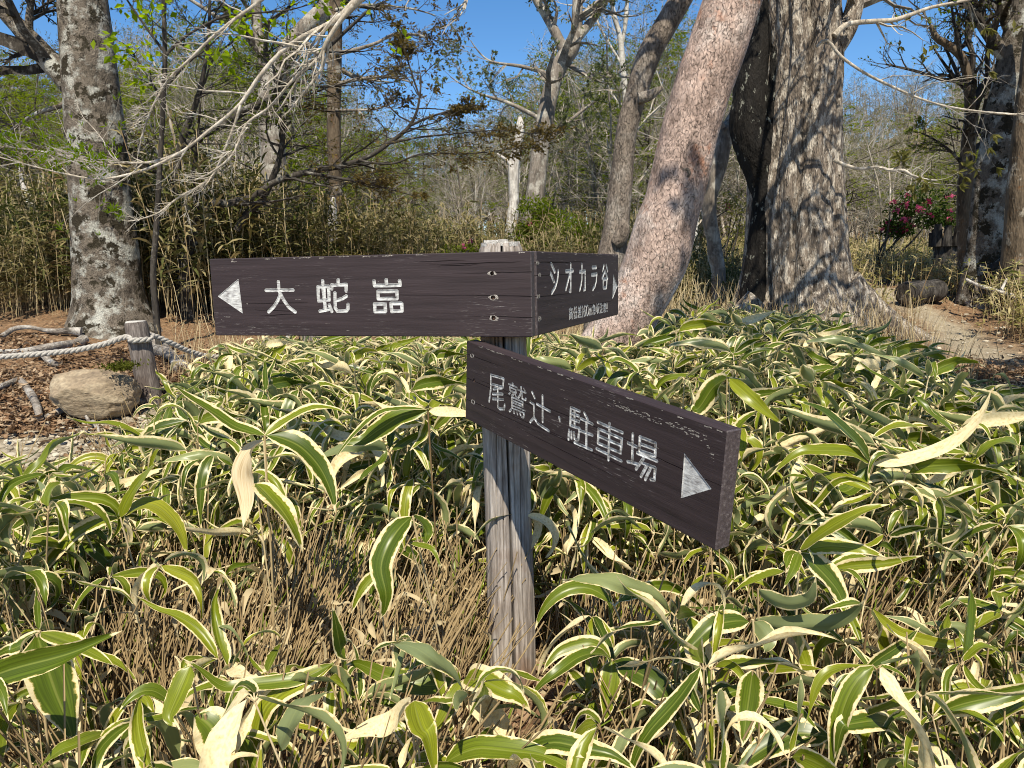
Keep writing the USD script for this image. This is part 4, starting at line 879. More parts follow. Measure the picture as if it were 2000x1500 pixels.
for pts, yy in (([(1600, -480, 66), (1500, -640, 44), (1400, -700, 30), (1250, -780, 16)], 4.4), ([(1560, -330, 60), (1700, -420, 44), (1850, -450, 30), (2050, -480, 18)], 4.7), ([(1530, -230, 50), (1640, -300, 36), (1750, -420, 24), (1900, -560, 12)], 5.4)):
    _, C, R = stem(t, "limb", pts, yy, "bark_flaky_grey", 30, 18, .04)
    limbsA.append((C, R))
rng = np.random.default_rng(77)
lv_ = [dict(n=8, ratio=.6, ang=(30, 70), wander=.2, flat=.6), dict(n=7, ratio=.55, ang=(30, 65), wander=.25, flat=.6), dict(n=6, ratio=.5, ang=(25, 60), wander=.25)]
twigs(t, limbsA, rng, lv_, "bark_pale_twig", leaf=True, leaf_mat="leaf_fresh", leaf_n=1, leaf_size=.05)
ctop, limbsA2 = CA[-1], []  # unseen crown limbs, added and shaped to shade the bamboo at the right
for ends in ([(1.9, 2.7, 4.9), (2.0, 1.5, 5.1), (2.1, .2, 5.2)], [(2.5, 2.6, 5.0), (2.7, 1.3, 5.2), (2.9, .1, 5.3)], [(3.0, 3.0, 4.9), (3.6, 1.7, 5.1), (4.0, .5, 5.3)], [(2.3, 2.2, 5.0), (2.4, 1.0, 5.3), (2.5, .0, 5.4)], [(2.8, 3.1, 4.9), (3.5, 2.3, 5.0), (4.4, 1.5, 5.2)]):
    s_ = spline(np.array([(*ctop, .06)] + [(*e, r_) for e, r_ in zip(ends, (.05, .035, .02))]), 30)
    part(t, "limb", trunk_mesh(s_[:, :3], s_[:, 3], 14, .04), "bark_flaky_grey", smooth=60)
    limbsA2.append((s_[14:, :3], s_[14:, 3]))
twigs(t, limbsA2, rng, lv_, "bark_pale_twig", leaf=True, leaf_mat="leaf_fresh", leaf_n=9, leaf_size=.085)  # dense foliage on the added limbs, for the same shade

t = thing("grey_flaky_tree", "slimmer grey flaky-barked tree standing just left of the leaning pinkish trunk", "tree")
B = [(1176, 620, 72), (1188, 540, 62), (1197, 485, 55), (1204, 440, 50), (1214, 345, 45), (1223, 262, 41), (1241, 190, 42), (1270, 102, 46), (1300, 50, 45), (1329, 0, 44), (1370, -80, 42), (1420, -250, 36), (1450, -420, 28)]
_, CB, RB = stem(t, "trunk", [rooted(B[0], 110, 5.5)] + B, 5.5, "bark_flaky_grey", 170, 90, .03, (9, 9, 5), 14, None, .015)
stem(t, "branch_stub", [(1246, 192, 20), (1264, 188, 21), (1282, 178, 14), (1294, 171, 7)], 5.42, "bark_flaky_grey", 16, 18, .06)
stem(t, "burl", [(1200, 478, 18), (1212, 464, 28), (1218, 446, 24), (1214, 430, 10)], 5.40, "bark_flaky_grey", 16, 22, .08)
limbsB = []
for pts, yy in (([(1365, -70, 34), (1250, -200, 28), (1120, -330, 18), (980, -430, 10)], 5.8), ([(1450, -420, 28), (1520, -600, 24), (1560, -800, 12)], 5.8)):
    _, C, R = stem(t, "limb", pts, yy, "bark_flaky_grey", 30, 16, .04)
    limbsB.append((C, R))
twigs(t, limbsB, rng, [dict(n=8, ratio=.55, ang=(30, 70), wander=.2, flat=.6), dict(n=7, ratio=.55, ang=(30, 65), wander=.25), dict(n=6, ratio=.5, ang=(25, 60), wander=.25)], "bark_pale_twig", leaf=True, leaf_mat="leaf_fresh", leaf_n=3, leaf_size=.045)

# the old furrowed tree on the right
t = thing("old_furrowed_tree", "massive old tree with furrowed bark and spreading roots beside the trail", "tree")


def old_lobes(a, t_):
    k = np.clip(1 - t_ / .16, 0, 1) ** 2
    g = 1 + k * (.55 + .35 * np.cos(4 * a + .3) + .2 * np.cos(7 * a)) * .85
    cr_ = 0
    for a0, wd_, dp in ((-1.95, .10, .16), (-1.1, .06, .07), (-.6, .05, .06), (-2.5, .08, .12), (.4, .08, .1), (2.2, .1, .1)):
        da = (a - a0 - .22 * np.sin(t_ * 6 + a0) + np.pi) % (2 * np.pi) - np.pi
        cr_ = cr_ + dp * np.exp(-(da / wd_) ** 2)
    return (1 + (g - 1) * .62) * (1 - cr_) + .018 * np.cos(19 * a + 5 * np.sin(6 * t_)) + .02 * np.cos(9 * a + 3 * t_)


O = [(1582, 700, 240), (1578, 640, 215), (1570, 575, 190), (1564, 500, 176), (1562, 400, 166), (1566, 300, 150), (1570, 200, 140), (1572, 100, 138), (1566, 20, 140), (1560, -80, 132), (1556, -260, 110), (1550, -500, 84)]
_, CO, RO = stem(t, "trunk", O, 7.2, "bark_ridged", 260, 170, .03, (9, 9, 2), 17, old_lobes, .05)
stem(t, "second_stem", [(1497, 660, 130), (1492, 600, 112), (1490, 520, 78), (1494, 430, 72), (1500, 330, 78), (1502, 230, 82), (1496, 130, 70), (1492, 40, 62), (1494, -60, 60), (1500, -260, 50)], 7.3, "bark_ridged", 180, 90, .035, (9, 9, 2), 23, flare(4, .5, .2, 2), .06)
stem(t, "burl", [(1502, 470, 36), (1500, 400, 50), (1488, 345, 62), (1474, 290, 74), (1463, 235, 72), (1466, 185, 66), (1476, 130, 54), (1490, 70, 44), (1500, 0, 36)], 7.22, "bark_painted_shade", 110, 80, .13, (7, 7, 4), 29, None, .14)
stem(t, "dark_ridge", [(1466, 640, 64), (1474, 560, 54), (1484, 470, 44), (1492, 390, 44), (1498, 300, 40), (1510, 200, 34), (1520, 60, 28)], 7.16, "bark_painted_shade", 90, 40, .06, (8, 8, 2), 31, None, .06)  # near-black strip standing in for the shade of a hollow
for pts in ([(1480, 590, 56), (1450, 614, 46), (1415, 636, 36), (1370, 662, 26), (1330, 700, 12)], [(1640, 560, 90), (1690, 605, 70), (1745, 640, 50), (1800, 668, 40), (1860, 690, 22)], [(1600, 580, 80), (1640, 635, 76), (1680, 680, 60), (1720, 720, 40)], [(1540, 590, 80), (1535, 650, 70), (1520, 700, 50)]):
    q = [(*at(x, y_, 7.0), w_ / 2 / FPX * 7) for x, y_, w_ in pts]
    s_ = spline(np.array(q), 50)
    part(t, "root", trunk_mesh(s_[:, :3], s_[:, 3], 40, .08, (8, 8, 8), 41, None, .05), "bark_ridged", smooth=60)
limbsO = []
for pts, yy in (([(1625, 85, 60), (1655, 50, 40), (1668, 15, 34), (1680, -60, 30), (1720, -200, 22)], 7.1), ([(1630, 70, 13), (1660, 46, 10), (1700, 42, 9), (1740, 40, 9), (1775, 30, 8), (1820, 14, 6), (1880, 2, 5), (1960, -20, 4)], 6.9), ([(1595, 92, 5), (1612, 78, 6), (1640, 108, 6), (1690, 143, 5), (1740, 168, 5), (1790, 190, 4), (1850, 208, 4), (1900, 216, 3.5), (1960, 222, 4), (2050, 226, 3)], 6.3),
                ([(1628, 312, 7), (1650, 322, 6.5), (1682, 330, 6), (1712, 326, 5), (1745, 333, 5), (1760, 332, 6), (1785, 344, 4), (1830, 352, 2)], 6.6), ([(1735, 332, 5), (1758, 322, 5), (1762, 305, 4)], 6.6),
                ([(1550, -500, 80), (1650, -650, 50), (1800, -760, 26)], 7.4), ([(1500, -260, 50), (1400, -420, 36), (1300, -600, 20)], 7.4)):
    _, C, R = stem(t, "limb", pts, yy, "bark_ridged" if pts[0][2] > 30 else "bark_pale_twig", 40, 14, .06)
    limbsO.append((C, R))
rng = np.random.default_rng(5)
twigs(t, limbsO[:1] + limbsO[5:], rng, [dict(n=8, ratio=.55, ang=(30, 70), wander=.2), dict(n=7, ratio=.5, ang=(30, 65), wander=.25), dict(n=6, ratio=.5, ang=(25, 60), wander=.25)], "bark_grey", leaf=True, leaf_mat="leaf_fresh", leaf_n=3, leaf_size=.05)
Pt, Rt = twigs(t, limbsO[1:5], rng, [dict(n=9, ratio=.3, ang=(30, 70), wander=.25, K=5), dict(n=5, ratio=.5, ang=(30, 60), wander=.25)], "bark_pale_twig", name="fine_twigs")
sel = rng.choice(len(Pt), 46, replace=False)
pp, dd = np.repeat(Pt[sel, -1], 6, 0), np.repeat(norm(Pt[sel, -1] - Pt[sel, 0]), 6, 0)
part(t, "young_leaves", leaf_quads(pp, dd, .075, rng, .5, .36, .4), "leaf_olive", kind="stuff")

# long pale bare bough that hangs into the picture from the upper right, budding at its tips
t = thing("overhanging_bough", "pale bare bough with fine curved twigs and yellow-green buds hanging over the clearing", "branch")
bl = []
for pts, yy in (([(1430, -420, 60), (1150, -300, 44), (900, -150, 32), (760, -60, 25), (697, 2, 18), (655, 42, 14), (595, 70, 10), (545, 106, 9), (505, 152, 8), (468, 205, 7), (412, 252, 6), (352, 298, 5.5), (265, 337, 5), (195, 350, 4), (120, 338, 3), (40, 318, 2), (-60, 290, 2)], 5.2),
                ([(690, 12, 11), (640, 78, 8), (624, 110, 7), (576, 152, 6), (525, 210, 5), (482, 242, 5), (455, 300, 4), (420, 332, 4), (385, 350, 3)], 5.0),
                ([(545, -30, 8), (500, 8, 7), (455, 40, 6), (412, 75, 5.5), (366, 120, 5), (335, 148, 4), (304, 196, 4), (282, 250, 4), (270, 300, 3)], 5.1),
                ([(632, 96, 6), (628, 130, 5), (600, 172, 4), (562, 220, 3)], 5.0),
                ([(470, 205, 6), (440, 290, 5), (410, 350, 5), (350, 385, 4), (300, 420, 3), (250, 432, 2)], 5.1),
                ([(352, 298, 6), (280, 318, 5), (200, 318, 4), (110, 300, 3), (0, 286, 2)], 5.25)):
    _, C, R = stem(t, "bough" if pts[0][2] > 30 else "branch", pts, yy, "bark_pale_twig", 70, 10, .06, (14, 14, 14), 3)
    bl.append((C[12:] if pts[0][2] > 30 else C, R[12:] if pts[0][2] > 30 else R))
rng = np.random.default_rng(9)
Pb, Rb = twigs(t, bl, rng, [dict(n=34, ratio=.15, ang=(30, 75), wander=.16, K=6, up=.05, s=(.15, 1), rmin=.0019, bias=(-.35, 0, 0), thick=.5), dict(n=6, ratio=.55, ang=(25, 60), wander=.2, K=5, up=.06, rmin=.0014, thick=.55)], "bark_pale_twig", min_r=.0014, seg=4)
tp = Pb[:, -1]
q = pix(tp)
sel = tp[(q[:, 0] < 240) & (q[:, 1] > 180)]
sel = np.repeat(sel, 5, 0)
part(t, "buds", leaf_quads(sel, np.tile([0.0, 0, 1.0], (len(sel), 1)), .04, rng, 0, .22, .2), "leaf_bright", kind="stuff")

# the slim mossy trunk, the grey trunk and the copper-leaved tree on the left
t = thing("grey_trunk_tree", "tall pale grey speckled tree trunk leaning right at the top left of the left board", "tree")
G = [(548, 505, 58), (541, 420, 52), (533, 300, 48), (527, 200, 46), (545, 135, 42), (585, 70, 36), (632, 20, 32), (680, -40, 28), (740, -160, 20)]
_, C, R = stem(t, "trunk", [rooted(G[0], 66, 11)] + G, 11, "bark_grey", 120, 40, .03, (4, 4, 2), 51)
lg = [(C[70:], R[70:])]
for pts in ([(528, 205, 30), (518, 120, 26), (503, 50, 21), (500, -60, 17)], [(545, 135, 16), (480, 70, 11), (420, 30, 8), (340, -20, 5)], [(585, 70, 14), (640, 120, 9), (700, 150, 6), (760, 160, 3)]):
    _, C, R = stem(t, "limb", pts, 11, "bark_grey", 30, 16, .05)
    lg.append((C, R))
twigs(t, lg, np.random.default_rng(12), [dict(n=8, ratio=.5, ang=(30, 70), wander=.2), dict(n=6, ratio=.5, ang=(30, 65), wander=.25), dict(n=6, ratio=.5, ang=(25, 60), wander=.25)], "bark_dark", leaf=True, leaf_mat="leaf_olive", leaf_n=2, leaf_size=.04)

t = thing("mossy_pole_tree", "straight slim brown mossy tree trunk rising behind the middle of the left board", "tree")
G = [(660, 500, 30), (656, 430, 28), (654, 340, 27), (652, 250, 27), (653, 150, 27), (655, 50, 26), (658, -60, 24), (665, -260, 18)]
_, C, R = stem(t, "trunk", [rooted(G[0], 34, 10)] + G, 10, "bark_brown", 120, 34, .05, (8, 8, 5), 53)
lg = []
for pts in ([(655, 105, 9), (690, 98, 8), (735, 84, 6), (775, 66, 5), (830, 72, 3)], [(655, 165, 9), (700, 155, 7), (740, 150, 5), (800, 160, 3)], [(652, 40, 8), (620, -10, 6), (560, -60, 4)], [(656, 20, 8), (720, 10, 6), (790, 15, 4), (850, 30, 2)], [(655, 215, 6), (715, 215, 5), (770, 200, 3)]):
    _, C, R = stem(t, "limb", pts, 9.9, "bark_grey", 24, 10, .05)
    lg.append((C, R))
twigs(t, lg, np.random.default_rng(14), [dict(n=8, ratio=.5, ang=(25, 60), wander=.2, flat=.7), dict(n=6, ratio=.5, ang=(30, 65), wander=.25, flat=.7), dict(n=5, ratio=.55, ang=(25, 60), wander=.25)], "bark_grey", leaf=True, leaf_mat="leaf_bronze", leaf_n=2, leaf_size=.045, span=(.3, 1))
pl = trunk_mesh(*px_path([(652, 475, 16), (650, 440, 19), (650, 405, 15), (652, 385, 6)], 9.88, 20), 20, .05)
part(t, "bare_scar", pl, "bark_snag", smooth=True)

t = thing("copper_leaved_tree", "dark crooked tree with long sinuous boughs and small copper leaves", "tree")
lc = []
for k, (pts, yy) in enumerate((([(360, 520, 24), (384, 450, 24), (405, 408, 19), (420, 398, 17), (455, 396, 15), (492, 385, 14), (540, 354, 12), (600, 336, 11), (660, 325, 10), (720, 306, 9), (762, 278, 8), (800, 246, 7), (816, 210, 5), (822, 150, 3)], 8.0),
                ([(462, 450, 13), (478, 422, 13), (512, 390, 13), (531, 350, 12), (548, 300, 11), (553, 250, 9), (548, 195, 7), (530, 120, 4)], 8.1),
                ([(352, 290, 12), (395, 265, 12), (440, 241, 15), (488, 211, 15), (526, 196, 13), (560, 165, 11), (600, 130, 10), (650, 84, 8), (720, 20, 5)], 8.2),
                ([(347, 520, 18), (345, 440, 16), (343, 380, 15), (347, 320, 14), (354, 280, 14), (372, 232, 11), (392, 170, 9), (405, 90, 7), (410, -20, 5)], 8.2),
                ([(595, 337, 7), (650, 346, 6), (710, 357, 5), (770, 372, 3), (800, 380, 2)], 7.9), ([(762, 280, 5), (820, 268, 4), (880, 262, 3), (960, 255, 2), (1040, 262, 1.5)], 7.9), ([(800, 246, 5), (850, 225, 4), (930, 205, 2.5)], 8.0), ([(820, 190, 4), (800, 130, 3), (780, 60, 2)], 8.1),
                ([(700, 312, 5), (760, 320, 4), (830, 300, 3), (910, 300, 2), (1000, 290, 1.5)], 7.9))):
    if k in (0, 3):
        pts = [rooted(pts[0], 30, yy)] + pts
    _, C, R = stem(t, "trunk" if k in (0, 3) else "limb", pts, yy, "bark_dark", 70, 14, .06, (10, 10, 10), 61 + k)
    lc.append((C[14:], R[14:]))
rng = np.random.default_rng(15)
right = lambda p: (pix(p)[:, 0] > 560)
Pc, Rc = twigs(t, lc, rng, [dict(n=16, ratio=.34, ang=(25, 70), wander=.2, flat=.5, s=(.15, 1), K=6), dict(n=6, ratio=.6, ang=(30, 65), wander=.25, flat=.5), dict(n=5, ratio=.62, ang=(25, 60), wander=.25, flat=.5)], "bark_dark", min_r=.0014)
q = pix(Pc[:, -1])
Pr = Pc[(q[:, 0] > 590) & (q[:, 1] < 420)]
p_, d_ = on_tubes(Pr, 2, rng, (.2, 1))
part(t, "foliage", leaf_quads(p_, d_, .042, rng, .1, .5, .7), "leaf_bronze", kind="stuff")
Pl = Pc[(q[:, 0] <= 590)]
p_, d_ = on_tubes(Pl, 2, rng, (.4, 1))
part(t, "green_foliage", leaf_quads(p_, d_, .04, rng, .1, .5, .7), "leaf_olive", kind="stuff")

t = thing("bright_leaved_maple", "slender tree with scattered bright yellow-green young leaves over the clearing", "tree")
lm_ = []
for k, pts in enumerate(([(300, 560, 12), (305, 450, 11), (312, 330, 10), (318, 220, 10), (322, 120, 9), (320, 20, 8), (318, -120, 6)], [(320, 100, 6), (290, 60, 5), (262, 20, 4), (235, -20, 3)], [(318, 200, 5), (290, 150, 5), (265, 112, 4), (250, 90, 3)], [(322, 110, 6), (380, 60, 5), (450, 30, 4), (560, 20, 3), (600, 10, 2)], [(318, 180, 5), (370, 120, 4), (410, 90, 3), (440, 50, 2)], [(320, 0, 5), (420, -50, 4), (600, -40, 3), (700, 20, 2)])):
    if k == 0:
        pts = [rooted(pts[0], 14, 6.6)] + pts
    _, C, R = stem(t, "trunk" if k == 0 else "limb", pts, 6.6, "bark_dark", 40, 10, .05)
    if k:
        lm_.append((C, R))
rng = np.random.default_rng(16)
Pm, _ = twigs(t, lm_, rng, [dict(n=7, ratio=.4, ang=(25, 65), wander=.2, flat=.5), dict(n=3, ratio=.5, ang=(25, 65), wander=.2, flat=.5)], "bark_dark")
sel = rng.choice(len(Pm), min(len(Pm), 55), replace=False)
pp = np.repeat(Pm[sel, -1], 7, 0) + rng.normal(size=(len(sel) * 7, 3)) * .05
part(t, "foliage", leaf_quads(pp, np.repeat(norm(Pm[sel, -1] - Pm[sel, 0]), 7, 0), .075, rng, .5, .6, .6), "leaf_bright", kind="stuff")

t = thing("white_snag", "white barkless dead tree trunk with a broken top above the signpost", "dead tree")
G = [(996, 505, 25), (1000, 430, 22), (1004, 380, 19), (1003, 340, 21), (1010, 290, 18), (1016, 245, 15), (1015, 228, 6)]
stem(t, "trunk", [rooted(G[0], 28, 12)] + G, 12, "bark_snag", 90, 30, .10, (6, 6, 3), 71)
stem(t, "branch_stub", [(1006, 330, 8), (985, 310, 6), (970, 300, 3)], 12, "bark_snag", 14, 10, .06)

t = thing("forked_oak", "grey-brown forked tree reaching into open sky above the signpost", "tree")
lf = []
for k, pts in enumerate(([(1035, 520, 46), (1042, 420, 40), (1050, 340, 36), (1062, 250, 34), (1078, 170, 32), (1095, 125, 33), (1112, 98, 36), (1126, 62, 24), (1128, 0, 20), (1130, -120, 14)], [(1104, 108, 22), (1086, 66, 19), (1066, 30, 17), (1045, -5, 15), (1010, -90, 10)], [(1118, 84, 20), (1140, 60, 18), (1165, 28, 15), (1190, -10, 13), (1240, -90, 9)], [(1085, 150, 10), (1020, 130, 7), (960, 120, 4), (920, 80, 2)], [(1066, 240, 10), (990, 200, 7), (930, 180, 4), (880, 150, 2)], [(1100, 118, 10), (1170, 150, 7), (1230, 150, 4)], [(1058, 290, 9), (1120, 230, 7), (1160, 200, 4)])):
    if k == 0:
        pts = [rooted(pts[0], 50, 14)] + pts
    _, C, R = stem(t, "trunk" if k == 0 else "limb", pts, 14, "bark_grey", 60, 20, .06, (4, 4, 4), 81 + k)
    lf.append((C[20:] if k == 0 else C, R[20:] if k == 0 else R))
twigs(t, lf, np.random.default_rng(18), [dict(n=8, ratio=.4, ang=(30, 65), wander=.22), dict(n=6, ratio=.5, ang=(30, 65), wander=.25), dict(n=5, ratio=.5, ang=(25, 60), wander=.3)], "bark_grey", leaf=True, leaf_mat="leaf_grey", leaf_n=4, leaf_size=.055, span=(.5, 1), min_r=.003)

t = thing("white_birch", "slender white-barked tree just left of the slim grey trunk", "tree")
lb = []
for k, pts in enumerate(([(1232, 520, 14), (1222, 400, 14), (1222, 300, 13), (1222, 200, 12), (1216, 130, 12), (1212, 80, 11), (1200, 30, 9), (1188, -30, 7)], [(1214, 90, 8), (1222, 40, 8), (1226, -10, 7), (1232, -90, 5)], [(1216, 130, 6), (1180, 70, 5), (1150, 20, 4), (1110, 10, 3)], [(1220, 240, 6), (1180, 160, 4), (1150, 130, 2)])):
    if k == 0:
        pts = [rooted(pts[0], 16, 16)] + pts
    _, C, R = stem(t, "trunk" if k == 0 else "limb", pts, 16, "bark_white", 50, 12, .03, seed=91 + k)
    lb.append((C, R))
twigs(t, lb, np.random.default_rng(19), [dict(n=10, ratio=.35, ang=(30, 65), wander=.22), dict(n=6, ratio=.5, ang=(30, 65), wander=.25)], "bark_pale_twig", leaf=True, leaf_mat="leaf_grey", leaf_n=3, leaf_size=.05, min_r=.003)

t = thing("crooked_pale_trunk", "small crooked pale trunk between the leaning tree and the old furrowed tree", "tree")
G = [(1404, 560, 30), (1402, 520, 28), (1398, 505, 30), (1394, 470, 27), (1386, 430, 28), (1384, 395, 30), (1392, 360, 32), (1404, 320, 33), (1412, 285, 32), (1424, 250, 30), (1440, 215, 26), (1452, 150, 22), (1440, 60, 18), (1420, -60, 14)]
stem(t, "trunk", [rooted(G[0], 40, 8.3)] + G, 8.3, "bark_grey", 90, 36, .05, (7, 7, 4), 101)
stem(t, "branch_stub", [(1412, 250, 14), (1405, 235, 10), (1400, 225, 5)], 8.2, "bark_grey", 10, 10, .08)
for k in range(4):
    pass

# trees at the right edge
t = thing("dark_forked_tree", "dark slim tree forking widely beside the trail at the right", "tree")
lr = []
for k, pts in enumerate(([(1894, 545, 44), (1890, 490, 36), (1886, 420, 32), (1886, 360, 28), (1891, 290, 26), (1897, 225, 25), (1893, 180, 19), (1880, 115, 16), (1852, 88, 14), (1828, 72, 11), (1818, 50, 8)], [(1898, 222, 20), (1918, 172, 17), (1940, 150, 15), (1960, 142, 14), (2010, 128, 12), (2080, 100, 9)], [(1893, 175, 13), (1900, 120, 10), (1890, 60, 9), (1900, -20, 7)], [(1868, 100, 9), (1895, 70, 8), (1905, 20, 7), (1890, -50, 5)], [(1930, 158, 9), (1930, 90, 8), (1945, 30, 6), (1940, -60, 5)], [(1886, 330, 7), (1850, 290, 5), (1800, 260, 3)])):
    if k == 0:
        pts = [rooted(pts[0], 52, 10)] + pts
    _, C, R = stem(t, "trunk" if k == 0 else "limb", pts, 10, "bark_brown" if k == 0 else "bark_dark", 70, 22, .06, (7, 7, 5), 111 + k)
    lr.append((C[25:] if k == 0 else C, R[25:] if k == 0 else R))
twigs(t, lr, np.random.default_rng(20), [dict(n=11, ratio=.5, ang=(30, 70), wander=.22), dict(n=7, ratio=.5, ang=(30, 65), wander=.25), dict(n=6, ratio=.55, ang=(25, 60), wander=.25)], "bark_dark", leaf=True, leaf_mat="leaf_olive", leaf_n=1, leaf_size=.04, min_r=.0018)

t = thing("leaning_grey_tree", "thick grey mottled trunk leaning right at the right edge of the picture", "tree")
lr = []
for k, pts in enumerate(([(1918, 560, 84), (1925, 480, 66), (1932, 400, 62), (1948, 290, 62), (1966, 190, 62), (1985, 100, 60), (2006, 10, 58), (2040, -140, 50)], [(1968, 120, 26), (1935, 70, 24), (1910, 30, 22), (1880, -40, 18)], [(1990, 80, 26), (1960, 20, 20), (1960, -60, 16)], [(1960, 240, 12), (1990, 200, 9), (2040, 190, 6)])):
    if k == 0:
        pts = [rooted(pts[0], 96, 9.2)] + pts
    _, C, R = stem(t, "trunk" if k == 0 else "limb", pts, 9.2, "bark_lichen", 110, 46, .05, (6, 6, 4), 121 + k)
    if k:
        lr.append((C, R))
twigs(t, lr, np.random.default_rng(21), [dict(n=9, ratio=.6, ang=(30, 70), wander=.22), dict(n=7, ratio=.5, ang=(30, 65), wander=.25), dict(n=6, ratio=.55, ang=(25, 60), wander=.25)], "bark_dark", leaf=True, leaf_mat="leaf_olive", leaf_n=1, leaf_size=.04, min_r=.0018)
t = thing("mossy_edge_tree", "brown mossy trunk cut by the right edge of the picture", "tree")
stem(t, "trunk", [(1985, 590, 70), (1986, 520, 56), (1990, 440, 50), (1996, 340, 48), (2006, 230, 46), (2020, 100, 42), (2030, -60, 36)], 8.6, "bark_brown", 90, 40, .08, (8, 8, 5), 131)

t = thing("tree_stump", "broken hollow dead stump with a jagged grey top beyond the trail", "stump")
G = [(1848, 545, 66), (1850, 510, 56), (1850, 480, 52), (1850, 468, 54)]
stem(t, "stump", [rooted(G[0], 70, 11)] + G, 11, "burnt_wood", 40, 40, .10, (5, 5, 2), 141, None, .1)
rng = np.random.default_rng(22)
for k in range(9):
    a = k / 9 * 2 * np.pi
    c = at(1850, 470, 11) + [.18 * math.cos(a), .18 * math.sin(a), -.08]
    hgt = rng.uniform(.10, .32)
    part(t, "splinter", trunk_mesh(np.linspace(c, c + [.02 * math.cos(a), .02 * math.sin(a), hgt], 8), np.linspace(.065, .045, 8), 8, .25, (9, 9, 3), k), "burnt_wood")

t = thing("charred_log", "short charred black log lying in the bamboo beside the trail", "log")
c = ground_at(1800, 603)
p0, p1 = at(1768, 574, c[1]), at(1832, 566, c[1] + .35)
lg = np.linspace(p0, p1, 24)
part(t, "log", trunk_mesh(lg, np.full(24, .135) * (1 + .08 * np.sin(np.arange(24))), 36, .10, (7, 7, 7), 151, None, .08), "burnt_wood", smooth=50)
part(t, "broken_end", trunk_mesh(np.linspace(p0 - (p1 - p0) * .01, p0 - (p1 - p0) * .03, 3), np.array([.12, .11, .09]), 24, .1), "bark_dark")
t = thing("fallen_branch", "bleached fallen branch lying on the low bamboo at the right edge", "branch")
s_ = spline(np.array([(*at(1888, 546, 8.5), .016), (*at(1916, 559, 8.3), .02), (*at(1955, 570, 8.1), .021), (*at(2010, 590, 7.9), .022), (*at(2070, 612, 7.7), .022)]), 40)
part(t, "branch", trunk_mesh(s_[:, :3], s_[:, 3], 14, .08, (12, 12, 12), 2), "bark_snag", smooth=True)
part(t, "side_branch", trunk_mesh(np.linspace(at(1955, 568, 8.1), at(1966, 545, 8.15), 8), np.linspace(.018, .012, 8), 10, .08), "bark_snag", smooth=True)
t = thing("fallen_dark_limb", "dark crooked fallen limb resting in front of the right-hand trunks", "branch")
s_ = spline(np.array([(*at(1930, 530, 9.0), .05), (*at(1950, 512, 9.0), .045), (*at(1985, 502, 8.9), .04), (*at(2060, 520, 8.8), .035)]), 30)
part(t, "limb", trunk_mesh(s_[:, :3], s_[:, 3], 14, .08, (9, 9, 9), 7), "bark_dark", smooth=True)
t = thing("broken_pale_trunk", "leaning bleached broken trunk in the tall bamboo at the far left", "dead tree")
stem(t, "trunk", [(72, 470, 26), (62, 420, 22), (52, 385, 15), (42, 350, 8), (36, 325, 3)], 11.5, "bark_snag", 40, 20, .1, (6, 6, 3), 161)

# shrubs
def shrub(name, label, category, base_px, y, crown, n, leaf_mat, leaf_size, flowers, seed, stems=6, petal=.05):
    """crown: list of (px, py, half width px, half height px)."""
    t = thing(name, label, category)
    rng = np.random.default_rng(seed)
    b = drop(at(*base_px, y))
    pts, CRs = [], []
    for k in range(stems):
        c = crown[k % len(crown)]
        e = at(c[0] + rng.normal() * c[2] * .4, c[1] + rng.normal() * c[3] * .3, y + rng.normal() * .2)
        mid = (b + e) / 2 + rng.normal(size=3) * .12
        s_ = spline(np.array([(*b, .02), (*mid, .016), (*e, .007)]), 14)
        CRs.append((s_[:, :3], s_[:, 3]))
        part(t, "stem", tubes(s_[None, :, :3], s_[None, :, 3], 7), "bark_dark", smooth=True)
    cen = []
    for c in crown:
        k = int(n / len(crown))
        o = rng.normal(size=(k, 3)); o = norm(o) * (rng.uniform(size=(k, 1)) ** .45)
        clump = meshkit.noise(o * 2.3 + seed, seed)[:, None]
        o = o[clump[:, 0] > .42]
        s = dist(at(c[0], c[1], y)) / FPX
        cen.append(at(c[0], c[1], y) + o * [c[2] * s, c[2] * s * .8, c[3] * s])
    cen = np.vstack(cen)
    part(t, "foliage", leaf_quads(cen, norm(rng.normal(size=cen.shape) + [0, 0, .4]), leaf_size, rng, 0, .4, .4), leaf_mat, kind="stuff")
    if flowers:
        sel = rng.choice(len(cen), flowers, replace=False)
        for k in sel:                                      # each truss of blossom is a part
            o = cen[k] + [0, -.06, .03]
            dirs = norm(rng.normal(size=(12, 3)) + [0, -.4, .5])
            part(t, "blossom", leaf_quads(np.repeat(o[None], 12, 0) + dirs * petal * .3, dirs, petal, rng, 0, .8, .3), "petal_pink")
    return t


shrub("rhododendron", "rhododendron with vivid pink blossom beyond the trail", "shrub", (1700, 540), 12, [(1765, 422, 46, 34), (1800, 396, 56, 34), (1750, 448, 34, 18), (1835, 430, 30, 20)], 3000, "leaf_dark", .07, 24, 201, 7, .06)
shrub("rhododendron", "low rhododendron with pale pink blossom showing just above the left board", "shrub", (895, 530), 9.5, [(890, 492, 36, 16), (920, 490, 24, 14)], 900, "leaf_fresh", .04, 4, 202, 5, .035)
shrub("green_shrub", "bushy dark green shrub with a few pink flowers behind the right board", "shrub", (1070, 540), 11, [(1050, 425, 46, 44), (1085, 455, 66, 44), (1145, 470, 56, 34), (1030, 470, 36, 34)], 7000, "leaf_fresh", .06, 3, 203, 8, .05)
shrub("bare_azalea", "thin shrub with small faded pink flowers left of the old furrowed tree", "shrub", (1350, 540), 10.5, [(1435, 405, 40, 30), (1440, 450, 40, 30)], 900, "leaf_olive", .045, 2, 204, 8, .05)
